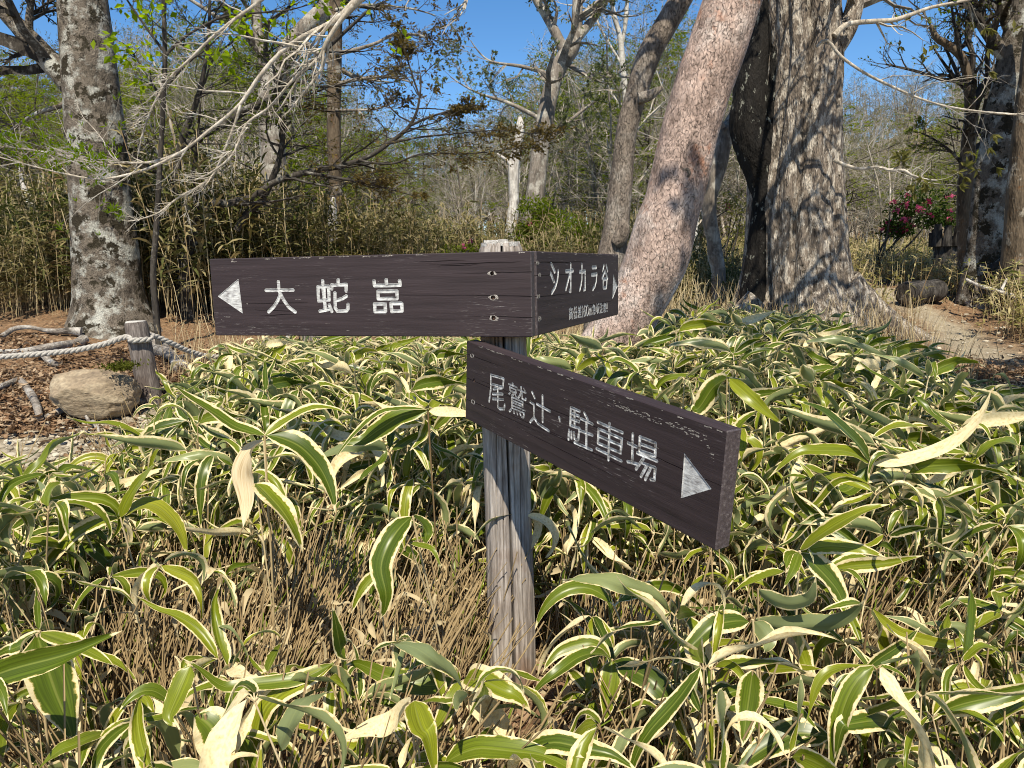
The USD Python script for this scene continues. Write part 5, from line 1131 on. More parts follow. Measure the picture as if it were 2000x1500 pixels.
# ------------------------------------------------------------------ rope fence, boulder, stones
t = thing("rope_post", "short dark round timber post carrying the rope in front of the lichen-covered tree", "post")
_, C, R = stem(t, "post", [rooted((300, 800, 44), 46, 5.0, .3), (295, 790, 44), (281, 710, 42), (267, 640, 42), (265, 629, 39)], 5.0, "dark_timber", 40, 48, .04, (25, 25, 4), 301, None, .04)
part(t, "post_end", trunk_mesh(np.array([C[-1] - [0, 0, .004], C[-1] + [0, 0, .007]]), np.array([R[-1] * .97, R[-1] * .88]), 40, .02), "post_end", smooth=30)
hp = thing("rope_post", "second rope post of the fence, behind the left board and the bamboo", "post")
_, C2, R2 = stem(hp, "post", [rooted((612, 760, 46), 48, 6.0, .3), (610, 740, 46), (606, 640, 45), (605, 600, 43)], 6.0, "dark_timber", 30, 36, .04, (25, 25, 4), 302, None, .04)


def rope(parent, name, pts, r):
    s = spline(np.array(pts), 260)
    T = norm(np.gradient(s, axis=0)); u = norm(np.cross(T, [0, 0, 1.0])); w = np.cross(u, T)
    L = np.concatenate([[0], np.cumsum(np.linalg.norm(np.diff(s, axis=0), axis=1))])
    mb = MB()
    for k in range(3):
        a = L / .105 * 2 * np.pi + k * 2 * np.pi / 3
        mb.add(*tubes((s + (np.cos(a)[:, None] * u + np.sin(a)[:, None] * w) * r * .52)[None], np.full((1, len(s)), r * .56), 7))
    return part(parent, name, mb.mesh(), "rope_fibre", smooth=60)


t = thing("rope", "thick pale twisted rope slung from the short timber post", "rope")
hh_ = C[np.argmin(np.abs(C[:, 2] - at(272, 662, 5.0)[2]))]
rope(t, "rope_span", [at(-260, 690, 4.7), at(-120, 700, 4.75), at(0, 697, 4.8), at(70, 692, 4.85), at(140, 685, 4.9), at(200, 673, 4.92), at(250, 658, 4.94), hh_ + [0, -.10, 0], hh_ + [.09, -.03, 0]], .019)
rope(t, "rope_span", [hh_ + [.07, .02, 0], at(298, 656, 5.1), at(330, 668, 5.2), at(370, 686, 5.35), at(410, 696, 5.5), at(450, 697, 5.6), at(500, 689, 5.7), at(550, 666, 5.85), at(600, 640, 5.95)], .019)

t = thing("boulder", "rounded brown boulder on the leaf litter beside the rope post", "boulder")
b = trimesh.creation.icosphere(subdivisions=5)
v = np.array(b.vertices)
d = meshkit.fbm(v * 1.6 + 4, 4, 2)[:, None]
v = v * (1 + (d - .5) * .45)
v[:, 2] = np.where(v[:, 2] > .45, .45 + (v[:, 2] - .45) * .45, v[:, 2])
c = at(185, 764, 4.75); sc_ = 78 / FPX * dist(c)
for nx_, dd_ in (((.3, -.8, .5), .74), ((-.6, -.6, .5), .8), ((.7, -.5, .3), .78), ((-.2, -.5, .85), .62), ((.1, -.95, -.2), .75)):
    n1 = np.array(nx_) / np.linalg.norm(nx_)
    over = np.maximum(v @ n1 - dd_, 0)[:, None]
    v = v - over * .85 * n1
v = v * [sc_ * 1.04, sc_ * .8, sc_ * .74]
ca, sa = math.cos(-.12), math.sin(-.12)
v = np.stack([v[:, 0] * ca - v[:, 2] * sa, v[:, 1], v[:, 0] * sa + v[:, 2] * ca], 1) + c
part(t, "stone", (v, np.array(b.faces)), "boulder_stone", smooth=40)
rng = np.random.default_rng(40)
cap_ = at(236, 717, 4.7); mo = rng.normal(size=(700, 3)) * [.045, .05, .012] + cap_
part(t, "moss", leaf_quads(mo, np.tile([0, 0, 1.0], (700, 1)), .02, rng), "moss", kind="stuff")


def rock(seed, flat=.6):
    b = trimesh.creation.icosphere(subdivisions=2)
    v = np.array(b.vertices)
    v = v * (1 + (meshkit.fbm(v * 1.3 + seed * 3.1, 3, seed)[:, None] - .5) * .8) * [1, .8, flat]
    return v, np.array(b.faces)


for k, (x, y_, r) in enumerate([(162, 850, 10), (90, 772, 7), (160, 712, 6), (250, 795, 9), (265, 808, 7), (118, 690, 6), (230, 862, 8)]):
    p = drop(ground_at(x, y_), r / FPX * 4.5 * .3)
    tt = thing("trail_stone", ["pale angular stone at the edge of the gravel left of the bamboo", "small pale stone under the rope near the left roots", "little grey stone lying above the boulder", "pale stone wedged at the foot of the rope post", "small stone just below the rope post's foot", "grey stone by the roots under the lichen-covered tree", "flat pale stone on the gravel among the bamboo tips"][k], "stone")
    vv, ff = rock(k + 3)
    part(tt, "stone", (vv * r / FPX * 4.5 + p, ff), "pale_stone", smooth=50)

# ------------------------------------------------------------------ loose ground cover
rng = np.random.default_rng(50)


def scatter_in(poly, n, rng):
    x0, y0, x1, y1 = poly.bounds
    p = rng.uniform([x0, y0], [x1, y1], (n, 2))
    return p[shapely.contains_xy(poly, p[:, 0], p[:, 1])]


def wedge(y0, y1, n, rng, margin=.8):
    y = np.sqrt(rng.uniform(y0 ** 2, y1 ** 2, n))
    x = rng.uniform(-1, 1, n) * (.72 * y + margin)
    return np.stack([x, y], 1)


def curl_leaf(L, W, k, rng):
    s = np.linspace(0, 1, 5)
    w = W * np.sin(np.pi * np.clip(s, .03, .97) ** .9)
    z = k * (s - .5) ** 2 * L
    rows = [np.stack([s * L - L / 2, np.full(5, e) * w / 2, z + abs(e) * W * .25], 1) for e in (-1, 0, 1)]
    v = np.stack(rows, 1).reshape(-1, 3)
    f = []
    for i in range(4):
        for j in range(2):
            a = i * 3 + j
            f += [[a, a + 3, a + 4], [a, a + 4, a + 1]]
    return v, np.array(f)


def litter_kind(seed, n, rad, L):
    rng = np.random.default_rng(seed)
    mb = MB()
    for k in range(n):
        v, f = curl_leaf(L * rng.uniform(.6, 1.2), L * rng.uniform(.35, .6), rng.uniform(-1.2, 1.6), rng)
        R3 = trimesh.transformations.euler_matrix(rng.normal() * .35, rng.normal() * .35, rng.uniform(0, 6.28))
        mb.add(v @ R3[:3, :3].T + [*(rng.normal(size=2) * rad), rng.uniform(.002, .03)], f)
    return mb.mesh()


lp = np.vstack([scatter_in(CLEARING, 1500, rng), wedge(1.2, 6, 900, rng)])
dgl = shapely.distance(shapely.points(lp[:, 0], lp[:, 1]), gravel_line)
lp = lp[(dgl > .45) | (rng.uniform(size=len(lp)) < .06)]
instancer("leaf_litter", [[(litter_kind(s, 26, .13, .055), "dead_leaf", None)] for s in range(4)], np.column_stack([lp, gz(lp[:, 0], lp[:, 1])]), [yaw_quat(a) for a in rng.uniform(0, 6.28, len(lp))], rng.uniform(.8, 1.2, len(lp)), rng.integers(0, 4, len(lp)), label="fallen brown leaves littering the ground", kind="stuff", category="leaves")
gp = []
for line, n, w in ((GRAVEL, 2600, .45), (TRAIL, 400, .4)):
    ls = LineString(line)
    for q in rng.uniform(0, ls.length, n):
        c = ls.interpolate(q)
        gp.append((c.x + rng.normal() * w, c.y + rng.normal() * w))
gp = np.array(gp)
instancer("trail_gravel", [[(rock(s + 20, .5), "pale_stone", None)] for s in range(4)], np.column_stack([gp, gz(gp[:, 0], gp[:, 1]) + .004]), [yaw_quat(a) for a in rng.uniform(0, 6.28, len(gp))], .010 + .022 * rng.uniform(size=len(gp)) ** 3, rng.integers(0, 4, len(gp)), label="pale stones scattered over the trail", kind="stuff", category="gravel")


# ------------------------------------------------------------------ dwarf bamboo
def blade(path, width, nrm, seg=14, across=6, fold=.25, ripple=.06, rng=None, curl=0.0):
    """A bamboo leaf along path (K, 3); nrm (K, 3) roughly its upper side. Returns v, f, uv."""
    K = len(path)
    T = norm(np.gradient(path, axis=0))
    side = norm(np.cross(nrm, T)); up = np.cross(T, side)
    s = np.linspace(0, 1, K)
    w = width * np.clip(1.05 * np.sin(np.pi * np.clip(s, 0, 1) ** .62) ** .85, 0.02, 1)
    w = np.where(s > .93, w * np.clip((1 - s) / .07, 0.02, 1) ** .6, w)
    w = np.where(s < .06, np.maximum(w * s / .06, width * .07), w)
    c = np.linspace(-1, 1, across + 1)
    ph = rng.uniform(0, 6.28, 4) if rng is not None else np.zeros(4)
    z = fold * np.abs(c)[None] * w[:, None] * .5
    rip = ripple * width * np.where(c[None] > 0, np.sin(s * 15 + ph[0])[:, None], np.sin(s * 13 + ph[1])[:, None]) * np.abs(c[None]) ** 3
    ang = curl * np.abs(c)[None] * np.clip((s - .25) * 1.6, 0, 1)[:, None] * np.pi
    x = c[None] * w[:, None] * .5 * np.where(np.abs(ang) > 1e-3, np.sin(np.minimum(ang, 2.6)) / np.maximum(ang, 1e-3), 1)
    z = z + rip + np.abs(c)[None] * w[:, None] * .5 * np.where(np.abs(ang) > 1e-3, (1 - np.cos(np.minimum(ang, 2.6))) / np.maximum(ang, 1e-3), 0)
    v = path[:, None] + x[..., None] * side[:, None] + z[..., None] * up[:, None]
    uv = np.stack(np.broadcast_arrays(s[:, None], (c[None] + 1) / 2), -1).reshape(-1, 2)
    n1 = across + 1
    i = np.arange(K - 1)[:, None] * n1 + np.arange(across)[None]
    q = np.stack([i, i + n1, i + n1 + 1, i + 1], -1).reshape(-1, 4)
    return v.reshape(-1, 3), np.vstack([q[:, [0, 1, 2]], q[:, [0, 2, 3]]]), uv


def free_blade(base, az, el, L, W, rng, droop=1.6, K=14, across=6):
    """A leaf that leaves base at azimuth az, elevation el and arches over."""
    s = np.linspace(0, 1, K)
    e = el - droop * s ** 1.2 - .3 * rng.normal() * s ** 2 + .22 * rng.normal() * np.sin(s * 5)
    e = e + rng.uniform(0, .4) * np.sin(s * rng.uniform(4, 9) + rng.uniform(0, 6.3))
    if rng.uniform() < .35:
        e = e + 1.3 * np.clip(s - .62, 0, 1) * rng.uniform(.5, 2.2)
    a = az + rng.normal() * .6 * s + .2 * rng.normal() * s ** 2
    d = np.stack([np.cos(e) * np.cos(a), np.cos(e) * np.sin(a), np.sin(e)], 1)
    path = base + np.vstack([[0, 0, 0], np.cumsum(d[:-1] * L / (K - 1), axis=0)])
    upv = np.stack([-np.sin(e) * np.cos(a), -np.sin(e) * np.sin(a), np.cos(e)], 1)
    sd = np.cross(upv, d)
    tw = rng.normal() * .6 + rng.normal() * 1.3 * s ** 1.3
    nrm = upv * np.cos(tw)[:, None] + sd * np.sin(tw)[:, None]
    curl = 0.0 if rng.uniform() < .45 else rng.uniform(.1, .7)
    return blade(path, W, nrm, K, across, rng.uniform(.1, .6), rng.uniform(.03, .16), rng, curl)


def stalk(h, rng, r=.0022, lean=.22):
    b = rng.normal(size=2) * lean * h
    k = np.linspace(0, 1, 7)
    P = np.stack([b[0] * k ** 1.6, b[1] * k ** 1.6, h * k], 1)
    return P, tubes(P[None], np.full((1, 7), r) * np.linspace(1.1, .7, 7), 6)


def bamboo_plant(seed, h):
    """(stem mesh, [leaf (v, f, uv)])"""
    rng = np.random.default_rng(seed)
    P, tube = stalk(h, rng)
    mb = MB().add(*tube)
    leaves = []
    n = rng.integers(5, 10)
    az0 = rng.uniform(0, 6.28)
    for k in range(n):
        az = az0 + k * 2.4 + rng.normal() * .9
        j = 6 if k < 4 else rng.integers(3, 6)
        base = P[j].copy()
        L = rng.uniform(.13, .255) * (1 if k < 4 else .85)
        W = L * rng.uniform(.09, .175)
        el = rng.uniform(-.7, .9)
        pet = np.array([math.cos(az) * .6, math.sin(az) * .6, .6]) * .014
        mb.add(*tubes(np.stack([base, base + pet])[None], np.array([[.0014, .0011]]), 5))
        leaves.append(free_blade(base + pet, az, el, L, W, rng, rng.uniform(.1, 2.7)))
    return mb.mesh(), leaves


PLANTS = []
for k in range(20):
    h = [.36, .42, .48, .54, .60][k % 5]
    cls = class_prim(f"bamboo_kind_{k:03d}")
    st_, lv = bamboo_plant(500 + k, h)
    part(cls, "stem", st_, "straw", smooth=60)
    for l in lv:
        part(cls, "leaf", l[:2], "bamboo_leaf", smooth=True, uv=l[2])
    PLANTS.append((cls, st_, lv, h))

# plants whose leaves the picture shows one by one: (stem top px, py, depth), leaves as (pixel path, width px, kind)
HERO = [
    ((517, 850), 1.72, "tall bamboo stem with a withered tan leaf hanging among four broad leaves", [([(517, 850), (470, 838), (420, 808), (365, 772), (318, 736)], 40, 1), ([(520, 850), (575, 866), (622, 910), (646, 960), (655, 1002)], 54, 1), ([(515, 862), (492, 880), (476, 930), (482, 985), (474, 1034)], 50, 2), ([(500, 945), (538, 982), (572, 1030), (590, 1080)], 58, 1), ([(516, 852), (560, 820), (620, 795), (680, 810)], 26, 1)], -.02),
    ((836, 804), 2.02, "bamboo with a glossy dark green leaf lying level, left of the lower board", [([(834, 803), (790, 810), (742, 838), (700, 862), (655, 866)], 44, 1), ([(838, 803), (885, 805), (935, 815)], 22, 1), ([(834, 800), (760, 800), (690, 850), (650, 905)], 20, 1), ([(836, 806), (828, 850), (800, 880)], 28, 1)], 0),
    ((806, 1008), 1.62, "bamboo with a long hanging green leaf left of the post", [([(803, 1010), (768, 1048), (744, 1110), (754, 1162), (742, 1212)], 52, 1), ([(808, 1010), (832, 1040), (828, 1066)], 38, 1), ([(800, 1060), (840, 1070), (862, 1112)], 16, 1), ([(738, 1118), (706, 1150), (688, 1196)], 26, 1)], 0),
    ((72, 1238), 1.22, "bamboo with a broad drooping leaf withered along its left half at the lower left", [([(72, 1240), (88, 1290), (108, 1350), (130, 1405), (146, 1455)], 94, 1), ([(80, 1236), (130, 1252), (178, 1275), (228, 1304)], 44, 1), ([(66, 1238), (20, 1268), (-40, 1300)], 36, 1)], 0),
    ((905, 1328), 1.33, "bamboo with five arching leaves in front of the foot of the post", [([(907, 1328), (950, 1332), (1000, 1355), (1036, 1392)], 62, 1), ([(904, 1330), (884, 1372), (856, 1418), (834, 1446)], 54, 1), ([(900, 1326), (862, 1300), (826, 1290), (792, 1318)], 28, 1), ([(906, 1334), (940, 1378), (985, 1428), (1012, 1478)], 56, 1), ([(896, 1332), (826, 1338), (760, 1322), (700, 1296), (672, 1300)], 46, 1)], 0),
    ((1196, 1288), 1.42, "bamboo with leaves spreading to both sides just right of the post", [([(1194, 1288), (1130, 1284), (1072, 1326), (1026, 1374)], 34, 1), ([(1196, 1290), (1190, 1345), (1180, 1412)], 46, 1), ([(1200, 1292), (1262, 1322), (1310, 1372), (1342, 1440)], 54, 1), ([(1192, 1284), (1150, 1256), (1100, 1268), (1058, 1318)], 34, 1)], 0),
    ((1562, 1076), 1.5, "bamboo with three broad green leaves below the end of the lower board", [([(1564, 1074), (1620, 1034), (1682, 1000), (1738, 984)], 42, 1), ([(1566, 1078), (1620, 1066), (1680, 1072), (1732, 1090)], 36, 1), ([(1564, 1082), (1600, 1112), (1642, 1166), (1658, 1204)], 64, 1), ([(1560, 1080), (1545, 1120), (1530, 1150)], 22, 1)], 0),
    ((1470, 1210), 1.36, "bamboo with an upturned bluish leaf underside at the lower right", [([(1476, 1210), (1540, 1226), (1610, 1222), (1662, 1200), (1690, 1172)], 52, 3), ([(1462, 1214), (1404, 1218), (1350, 1262), (1306, 1306)], 48, 1), ([(1540, 1234), (1568, 1286), (1604, 1366)], 50, 1), ([(1474, 1214), (1500, 1250), (1490, 1275)], 40, 3), ([(1480, 1150), (1540, 1180), (1580, 1170), (1594, 1125)], 40, 3)], 0),
    ((1700, 1190), 1.4, "bamboo with a narrow hanging leaf with a wide cream edge at the right", [([(1704, 1192), (1722, 1250), (1740, 1310), (1745, 1372)], 38, 1), ([(1706, 1190), (1770, 1240), (1850, 1258), (1925, 1190)], 24, 1), ([(1696, 1190), (1650, 1180), (1600, 1195)], 26, 1)], 0),
    ((1620, 1440), 1.16, "bamboo with a long pale-edged leaf arching at the lower right", [([(1622, 1440), (1560, 1432), (1500, 1458), (1430, 1520)], 62, 1), ([(1764, 1444), (1704, 1408), (1650, 1416), (1630, 1510)], 56, 1), ([(1780, 1448), (1832, 1482), (1880, 1540)], 44, 1), ([(1470, 1310), (1462, 1370), (1450, 1460)], 56, 1), ([(1484, 1370), (1540, 1380), (1600, 1430)], 30, 1)], 0),
    ((660, 1300), 1.3, "bamboo with a ribbon-like leaf twisting towards the bottom edge", [([(650, 1300), (590, 1330), (520, 1380), (490, 1470), (470, 1530)], 46, 1), ([(650, 1296), (560, 1330), (450, 1342), (380, 1300), (352, 1284)], 34, 1), ([(670, 1294), (660, 1240), (648, 1180)], 34, 1), ([(640, 1310), (605, 1370), (612, 1470)], 44, 1)], 0),
    ((400, 1395), 1.15, "bamboo with a broad folded leaf over the bottom edge left of centre", [([(380, 1398), (412, 1420), (430, 1470), (438, 1540)], 82, 1), ([(372, 1300), (350, 1350), (330, 1400), (345, 1420)], 46, 1), ([(330, 1370), (280, 1350), (232, 1390)], 30, 1), ([(210, 1430), (130, 1460), (60, 1520)], 44, 1)], 0),
    ((960, 1470), 1.1, "bamboo with level glossy leaves along the bottom edge under the post", [([(870, 1490), (950, 1462), (1040, 1472), (1150, 1530)], 56, 1), ([(1015, 1480), (1100, 1452), (1180, 1470), (1250, 1510)], 50, 1), ([(1200, 1500), (1120, 1516), (1040, 1530)], 30, 1), ([(808, 1370), (830, 1430), (850, 1520)], 62, 1), ([(800, 1370), (740, 1420), (650, 1450)], 52, 1)], 0),
    ((1700, 905), 1.95, "bamboo with a long leaf sweeping up to a curled point at the right", [([(1700, 906), (1760, 900), (1850, 870), (1905, 825), (1936, 760)], 30, 1), ([(1698, 905), (1640, 880), (1580, 880), (1500, 935)], 34, 1), ([(1700, 900), (1660, 850), (1600, 800), (1552, 780)], 36, 1), ([(1695, 912), (1650, 960), (1600, 960)], 34, 1)], 0),
    ((1800, 840), 2.2, "bamboo with a wide dark leaf pair behind the end of the lower board", [([(1420, 740), (1390, 760), (1360, 800), (1355, 806)], 44, 1), ([(1425, 740), (1480, 790), (1530, 830)], 30, 1), ([(1800, 840), (1760, 830), (1700, 860)], 30, 1), ([(1805, 840), (1850, 880), (1920, 890)], 30, 1)], 0),
    ((235, 1010), 1.9, "bamboo with a pale curved leaf pointing down at the far left", [([(240, 1008), (290, 985), (340, 1020), (366, 1090)], 42, 1), ([(236, 1012), (170, 1030), (110, 1080), (50, 1170)], 34, 1), ([(232, 1008), (180, 980), (100, 985)], 30, 1), ([(60, 1110), (66, 1150), (62, 1210)], 48, 1), ([(236, 1010), (260, 960), (310, 900)], 30, 1)], 0),
]
rng = np.random.default_rng(60)
for (tx, ty), y0, lab, lv, _o in HERO:
    t = thing("dwarf_bamboo_plant", lab, "bamboo plant", "dwarf bamboo plants shown leaf by leaf")
    top_ = at(tx, ty, y0)
    base = np.array([top_[0] + rng.normal() * .05, top_[1] + abs(rng.normal()) * .06, -.03])
    k = np.linspace(0, 1, 9)[:, None]
    P = base + (top_ - base) * k + np.array([.03, 0, 0]) * np.sin(k * 2.6) * (1 - k)
    part(t, "stem", tubes(P[None], np.full((1, 9), .0025), 7), "straw", smooth=60)
    for path, wpx, kind in lv:
        far = np.hypot(path[0][0] - tx, path[0][1] - ty)
        rows, n = [], len(path)
        dy = rng.normal() * .05
        for i, (x, y_) in enumerate(path):
            u = i / (n - 1)
            p = at(x, y_, y0 + dy * math.sin(u * 2.5) - .05 * u)
            rows.append(p)
        S = spline(np.array(rows), 22)
        view = norm(EYE - S); T = norm(np.gradient(S, axis=0))
        nn = norm(view * .75 + np.array([0, 0, .65])[None] + T * 0)
        if kind == 3:
            nn = norm(-view * .8 + np.array([0, 0, .3])[None])
        tw = rng.normal() * .25 + rng.normal() * .3 * np.linspace(0, 1, 22)
        sd = np.cross(nn, T)
        nn = nn * np.cos(tw)[:, None] + sd * np.sin(tw)[:, None]
        W = wpx / FPX * dist(S[10]) * .92
        v, f, uv = blade(S, W, nn, across=8, fold=rng.uniform(.1, .35), ripple=.05, rng=rng, curl=0.0)
        part(t, "leaf", (v, f), "bamboo_dead_leaf" if kind == 2 else "bamboo_leaf", smooth=True, uv=uv, label="withered tan leaf" if kind == 2 else None)
        if far > 12:                                      # a leaf further along has its own side stem
            q0 = S[0]; b2 = P[5] if far < 90 else np.array([q0[0] + .02, q0[1] + .05, -.03])
            k2 = np.linspace(0, 1, 6)[:, None]
            part(t, "stem", tubes((b2 + (q0 - b2) * k2)[None], np.full((1, 6), .0019), 6), "straw", smooth=60)

# every other plant
rng = np.random.default_rng(61)
SILL = np.array([(-300, 960), (60, 925), (180, 950), (260, 900), (320, 820), (400, 730), (450, 690), (520, 668), (1150, 668), (1230, 690), (1300, 640), (1380, 610), (1560, 620), (1680, 655), (1780, 690), (1880, 760), (2000, 800), (2300, 860)])


def keep(p, h, rng):
    x, y = p
    if shapely.contains_xy(CLEARING, x, y):
        return False
    if shapely.distance(shapely.Point(x, y), trail_line) < .55 or (y > 2.9 and shapely.distance(shapely.Point(x, y), gravel_line) < .35):
        return False
    if y > 6.1 and x < -.6:
        return False
    g = float(gz(x, y)); q = pix(np.array([x, y, g + h * 1.02])); b_ = pix(np.array([x, y, g]))
    if math.hypot(x - PX, y - PY) < .16:
        return False
    if y < 2.12 and 820 < q[0] < 1130 and (q[1] < 1290 or y > 1.3):      # the post stands clear
        return False
    if y < 2.0 and 880 < q[0] < 1520 and q[1] < 1110 + (q[0] < 1250) * 90:
        return False
    if q[1] < np.interp(q[0], SILL[:, 0], SILL[:, 1]):
        return False
    gap = (150 < q[0] < 990) and 1.45 < y < 2.25
    if gap and rng.uniform() < .93:
        return False
    if q[0] > 1050 and 1.5 < y < 2.1 and rng.uniform() < .5:
        return False
    if y < 1.5 and (q[1] < 1260 - (q[0] > 1100) * 60 or rng.uniform() < .25):
        return False
    if y < .8:
        return False
    return True


cand = np.vstack([wedge(.85, 2.3, 760, rng, .5), wedge(2.1, 4.2, 2300, rng, .7), wedge(4.2, 9.0, 5200, rng, .7)])
rows = []
for x, y in cand:
    k = int(rng.integers(0, 20))
    sc_ = rng.uniform(.75, 1.22) * (.82 if y < 1.5 else 1.0) * (1.05 if y > 2.4 else 1)
    g_ = float(gz(x, y))
    while y > 2.6 and sc_ > .45:
        q_ = pix(np.array([x, y, g_ + PLANTS[k][3] * sc_ * 1.02]))
        if q_[1] > np.interp(q_[0], SILL[:, 0], SILL[:, 1]):
            break
        sc_ *= .9
    if keep((x, y), PLANTS[k][3] * sc_, rng):
        rows.append((x, y, float(gz(x, y)) - .01, rng.uniform(0, 6.28), sc_, k))
rows = np.array(rows)
qd = pix(rows[:, :3] + [0, 0, .45])
vis = (qd[:, 0] > -60) & (qd[:, 0] < 2060) & (qd[:, 1] < 1640)
order = np.argsort(rows[:, 1] + np.where(vis, 0, 100))
near_, far_ = order[:284], order[284:]
for i in near_:
    x, y, z, a, s_, k = rows[i]
    qx = qd[i, 0]
    where = ["near the left edge", "left of the post", "just left of the post", "just right of the post", "below the lower board", "right of the lower board", "near the right edge"][int(np.searchsorted([300, 650, 985, 1150, 1430, 1720], qx))]
    row_ = "front" if y < 1.45 else ("second" if y < 1.85 else ("third" if y < 2.25 else "back"))
    copy_of(PLANTS[int(k)][0], "dwarf_bamboo_plant", f"cream-edged dwarf bamboo plant {where}, in the {row_} row of plants", "bamboo plant", f"dwarf bamboo plants {where}, {row_} row", (x, y, z), a, s_)
kinds = []
for cls, st_, lv, h in PLANTS:
    mb = MB()
    for l in lv:
        mb.add(l[0], l[1], l[2])
    kinds.append([(st_, "straw", None), (mb.mesh(), "bamboo_leaf", mb.uvs())])
R_ = rows[far_]
instancer("dwarf_bamboo", kinds, R_[:, :3], [yaw_quat(a) for a in R_[:, 3]], R_[:, 4], R_[:, 5].astype(int), label="carpet of cream-edged dwarf bamboo behind the signpost", kind="stuff", category="dwarf bamboo")


# the dry canes underneath
def cane_kind(seed, n=44, rad=.16, green=False):
    rng = np.random.default_rng(seed)
    P = np.zeros((n, 5, 3)); h = rng.uniform(.16, .50, n) * (.8 if green else 1)
    b = rng.normal(size=(n, 2)) * rad
    le = rng.normal(size=(n, 2)) * .13 + rng.normal(size=2) * .05
    bend = rng.normal(size=(n, 2)) * .05
    for j, k in enumerate(np.linspace(0, 1, 5)):
        P[:, j, :2] = b + le * (h * k)[:, None] + bend * k ** 2
        P[:, j, 2] = h * k
    broken = rng.uniform(size=n) < .12
    P[broken, :, 2] *= .4; P[broken, 1:, :2] += rng.normal(size=(broken.sum(), 1, 2)) * .12
    return tubes(P, np.repeat(rng.uniform(.0010, .0024, n)[:, None], 5, 1) * np.linspace(1.1, .75, 5), 5)


def cane_ok(p):
    x, y = p.T
    P_ = shapely.points(x, y)
    return ~shapely.contains_xy(CLEARING, x, y) & (shapely.distance(P_, trail_line) > .6) & ~((y > 2.9) & (shapely.distance(P_, gravel_line) < .4)) & ~((y > 5.9) & (x < -.6)) & (np.hypot(x - PX, y - PY) > .10)


def canes(root, rng, K=4, seg=3, green=False):
    n = len(root)
    cl = root[:, :2] * 5
    patch = meshkit.noise(np.column_stack([cl, np.zeros(n)]), 3)
    h = rng.uniform(.14, .54, n) * (.65 + .5 * patch) * (.8 if green else 1)
    lean_ = np.stack([meshkit.noise(np.column_stack([root[:, :2] * 2.2, np.full(n, 5.0)]), 1) - .5, meshkit.noise(np.column_stack([root[:, :2] * 2.2, np.full(n, 9.0)]), 2) - .5], 1) * .95 + rng.normal(size=(n, 2)) * .17
    bend = rng.normal(size=(n, 2)) * .05
    P = np.zeros((n, K, 3))
    for j, k in enumerate(np.linspace(0, 1, K)):
        P[:, j, :2] = root[:, :2] + lean_ * (h * k)[:, None] + bend * k ** 2
        P[:, j, 2] = root[:, 2] + h * k
    low_ = rng.uniform(size=n) < .17
    P[low_, :, 2] = root[low_, 2:3] + (P[low_, :, 2] - root[low_, 2:3]) * .3
    P[low_, 1:, :2] += rng.normal(size=(low_.sum(), 1, 2)) * .12 * np.linspace(.4, 1, K - 1)[None, :, None]
    return tubes(P, rng.uniform(.0014, .0033, n)[:, None] * np.linspace(1.1, .75, K), seg, cap=False)


cp_ = np.vstack([wedge(.9, 2.5, 14000, rng, .5), wedge(2.5, 4.6, 7500, rng, .5)])
cp_ = cp_[cane_ok(cp_)]
cp_ = cp_[meshkit.noise(np.column_stack([cp_ * 6.5, np.zeros(len(cp_))]), 12) > rng.uniform(.1, .55, len(cp_))]
q = pix(np.column_stack([cp_, np.full(len(cp_), .25)]))
cp_ = cp_[~((q[:, 0] > 880) & (q[:, 0] < 1085) & (cp_[:, 1] < 2.0) & (rng.uniform(size=len(cp_)) < .9))]
cp_ = np.column_stack([cp_, gz(cp_[:, 0], cp_[:, 1]) - .02])
dc = thing("dry_bamboo_canes", "dense dry straw-coloured canes under the bamboo leaves", "canes", kind="stuff")
part(dc, "cane_mass", canes(cp_, rng), "straw", smooth=True, kind="stuff")
part(dc, "green_shoot_mass", canes(cp_[::11] + [.01, .01, 0], rng, green=True), "green_shoot", smooth=True, kind="stuff")
sc_m = MB()
for p in cp_[rng.choice(np.where(cp_[:, 1] < 3.2)[0], 3600)]:
    v, f, uv = free_blade(p + [0, 0, rng.uniform(.02, .36)], rng.uniform(0, 6.28), rng.uniform(-.9, .5), rng.uniform(.05, .15), rng.uniform(.005, .02), rng, rng.uniform(.5, 2), 7, 2)
    sc_m.add(v, f)
part(dc, "withered_leaf_mass", sc_m.mesh(), "dry_leaf", smooth=True, kind="stuff")
fp = wedge(4.6, 7.5, 260, rng, .7)
fp = fp[cane_ok(fp)]
instancer("far_bamboo_canes", [[(cane_kind(s), "straw", None)] for s in range(4)], np.column_stack([fp, gz(fp[:, 0], fp[:, 1]) - .02]), [yaw_quat(a) for a in rng.uniform(0, 6.28, len(fp))], rng.uniform(.85, 1.15, len(fp)), rng.integers(0, 4, len(fp)), label="dry canes under the shaded bamboo further back", kind="stuff", category="canes")


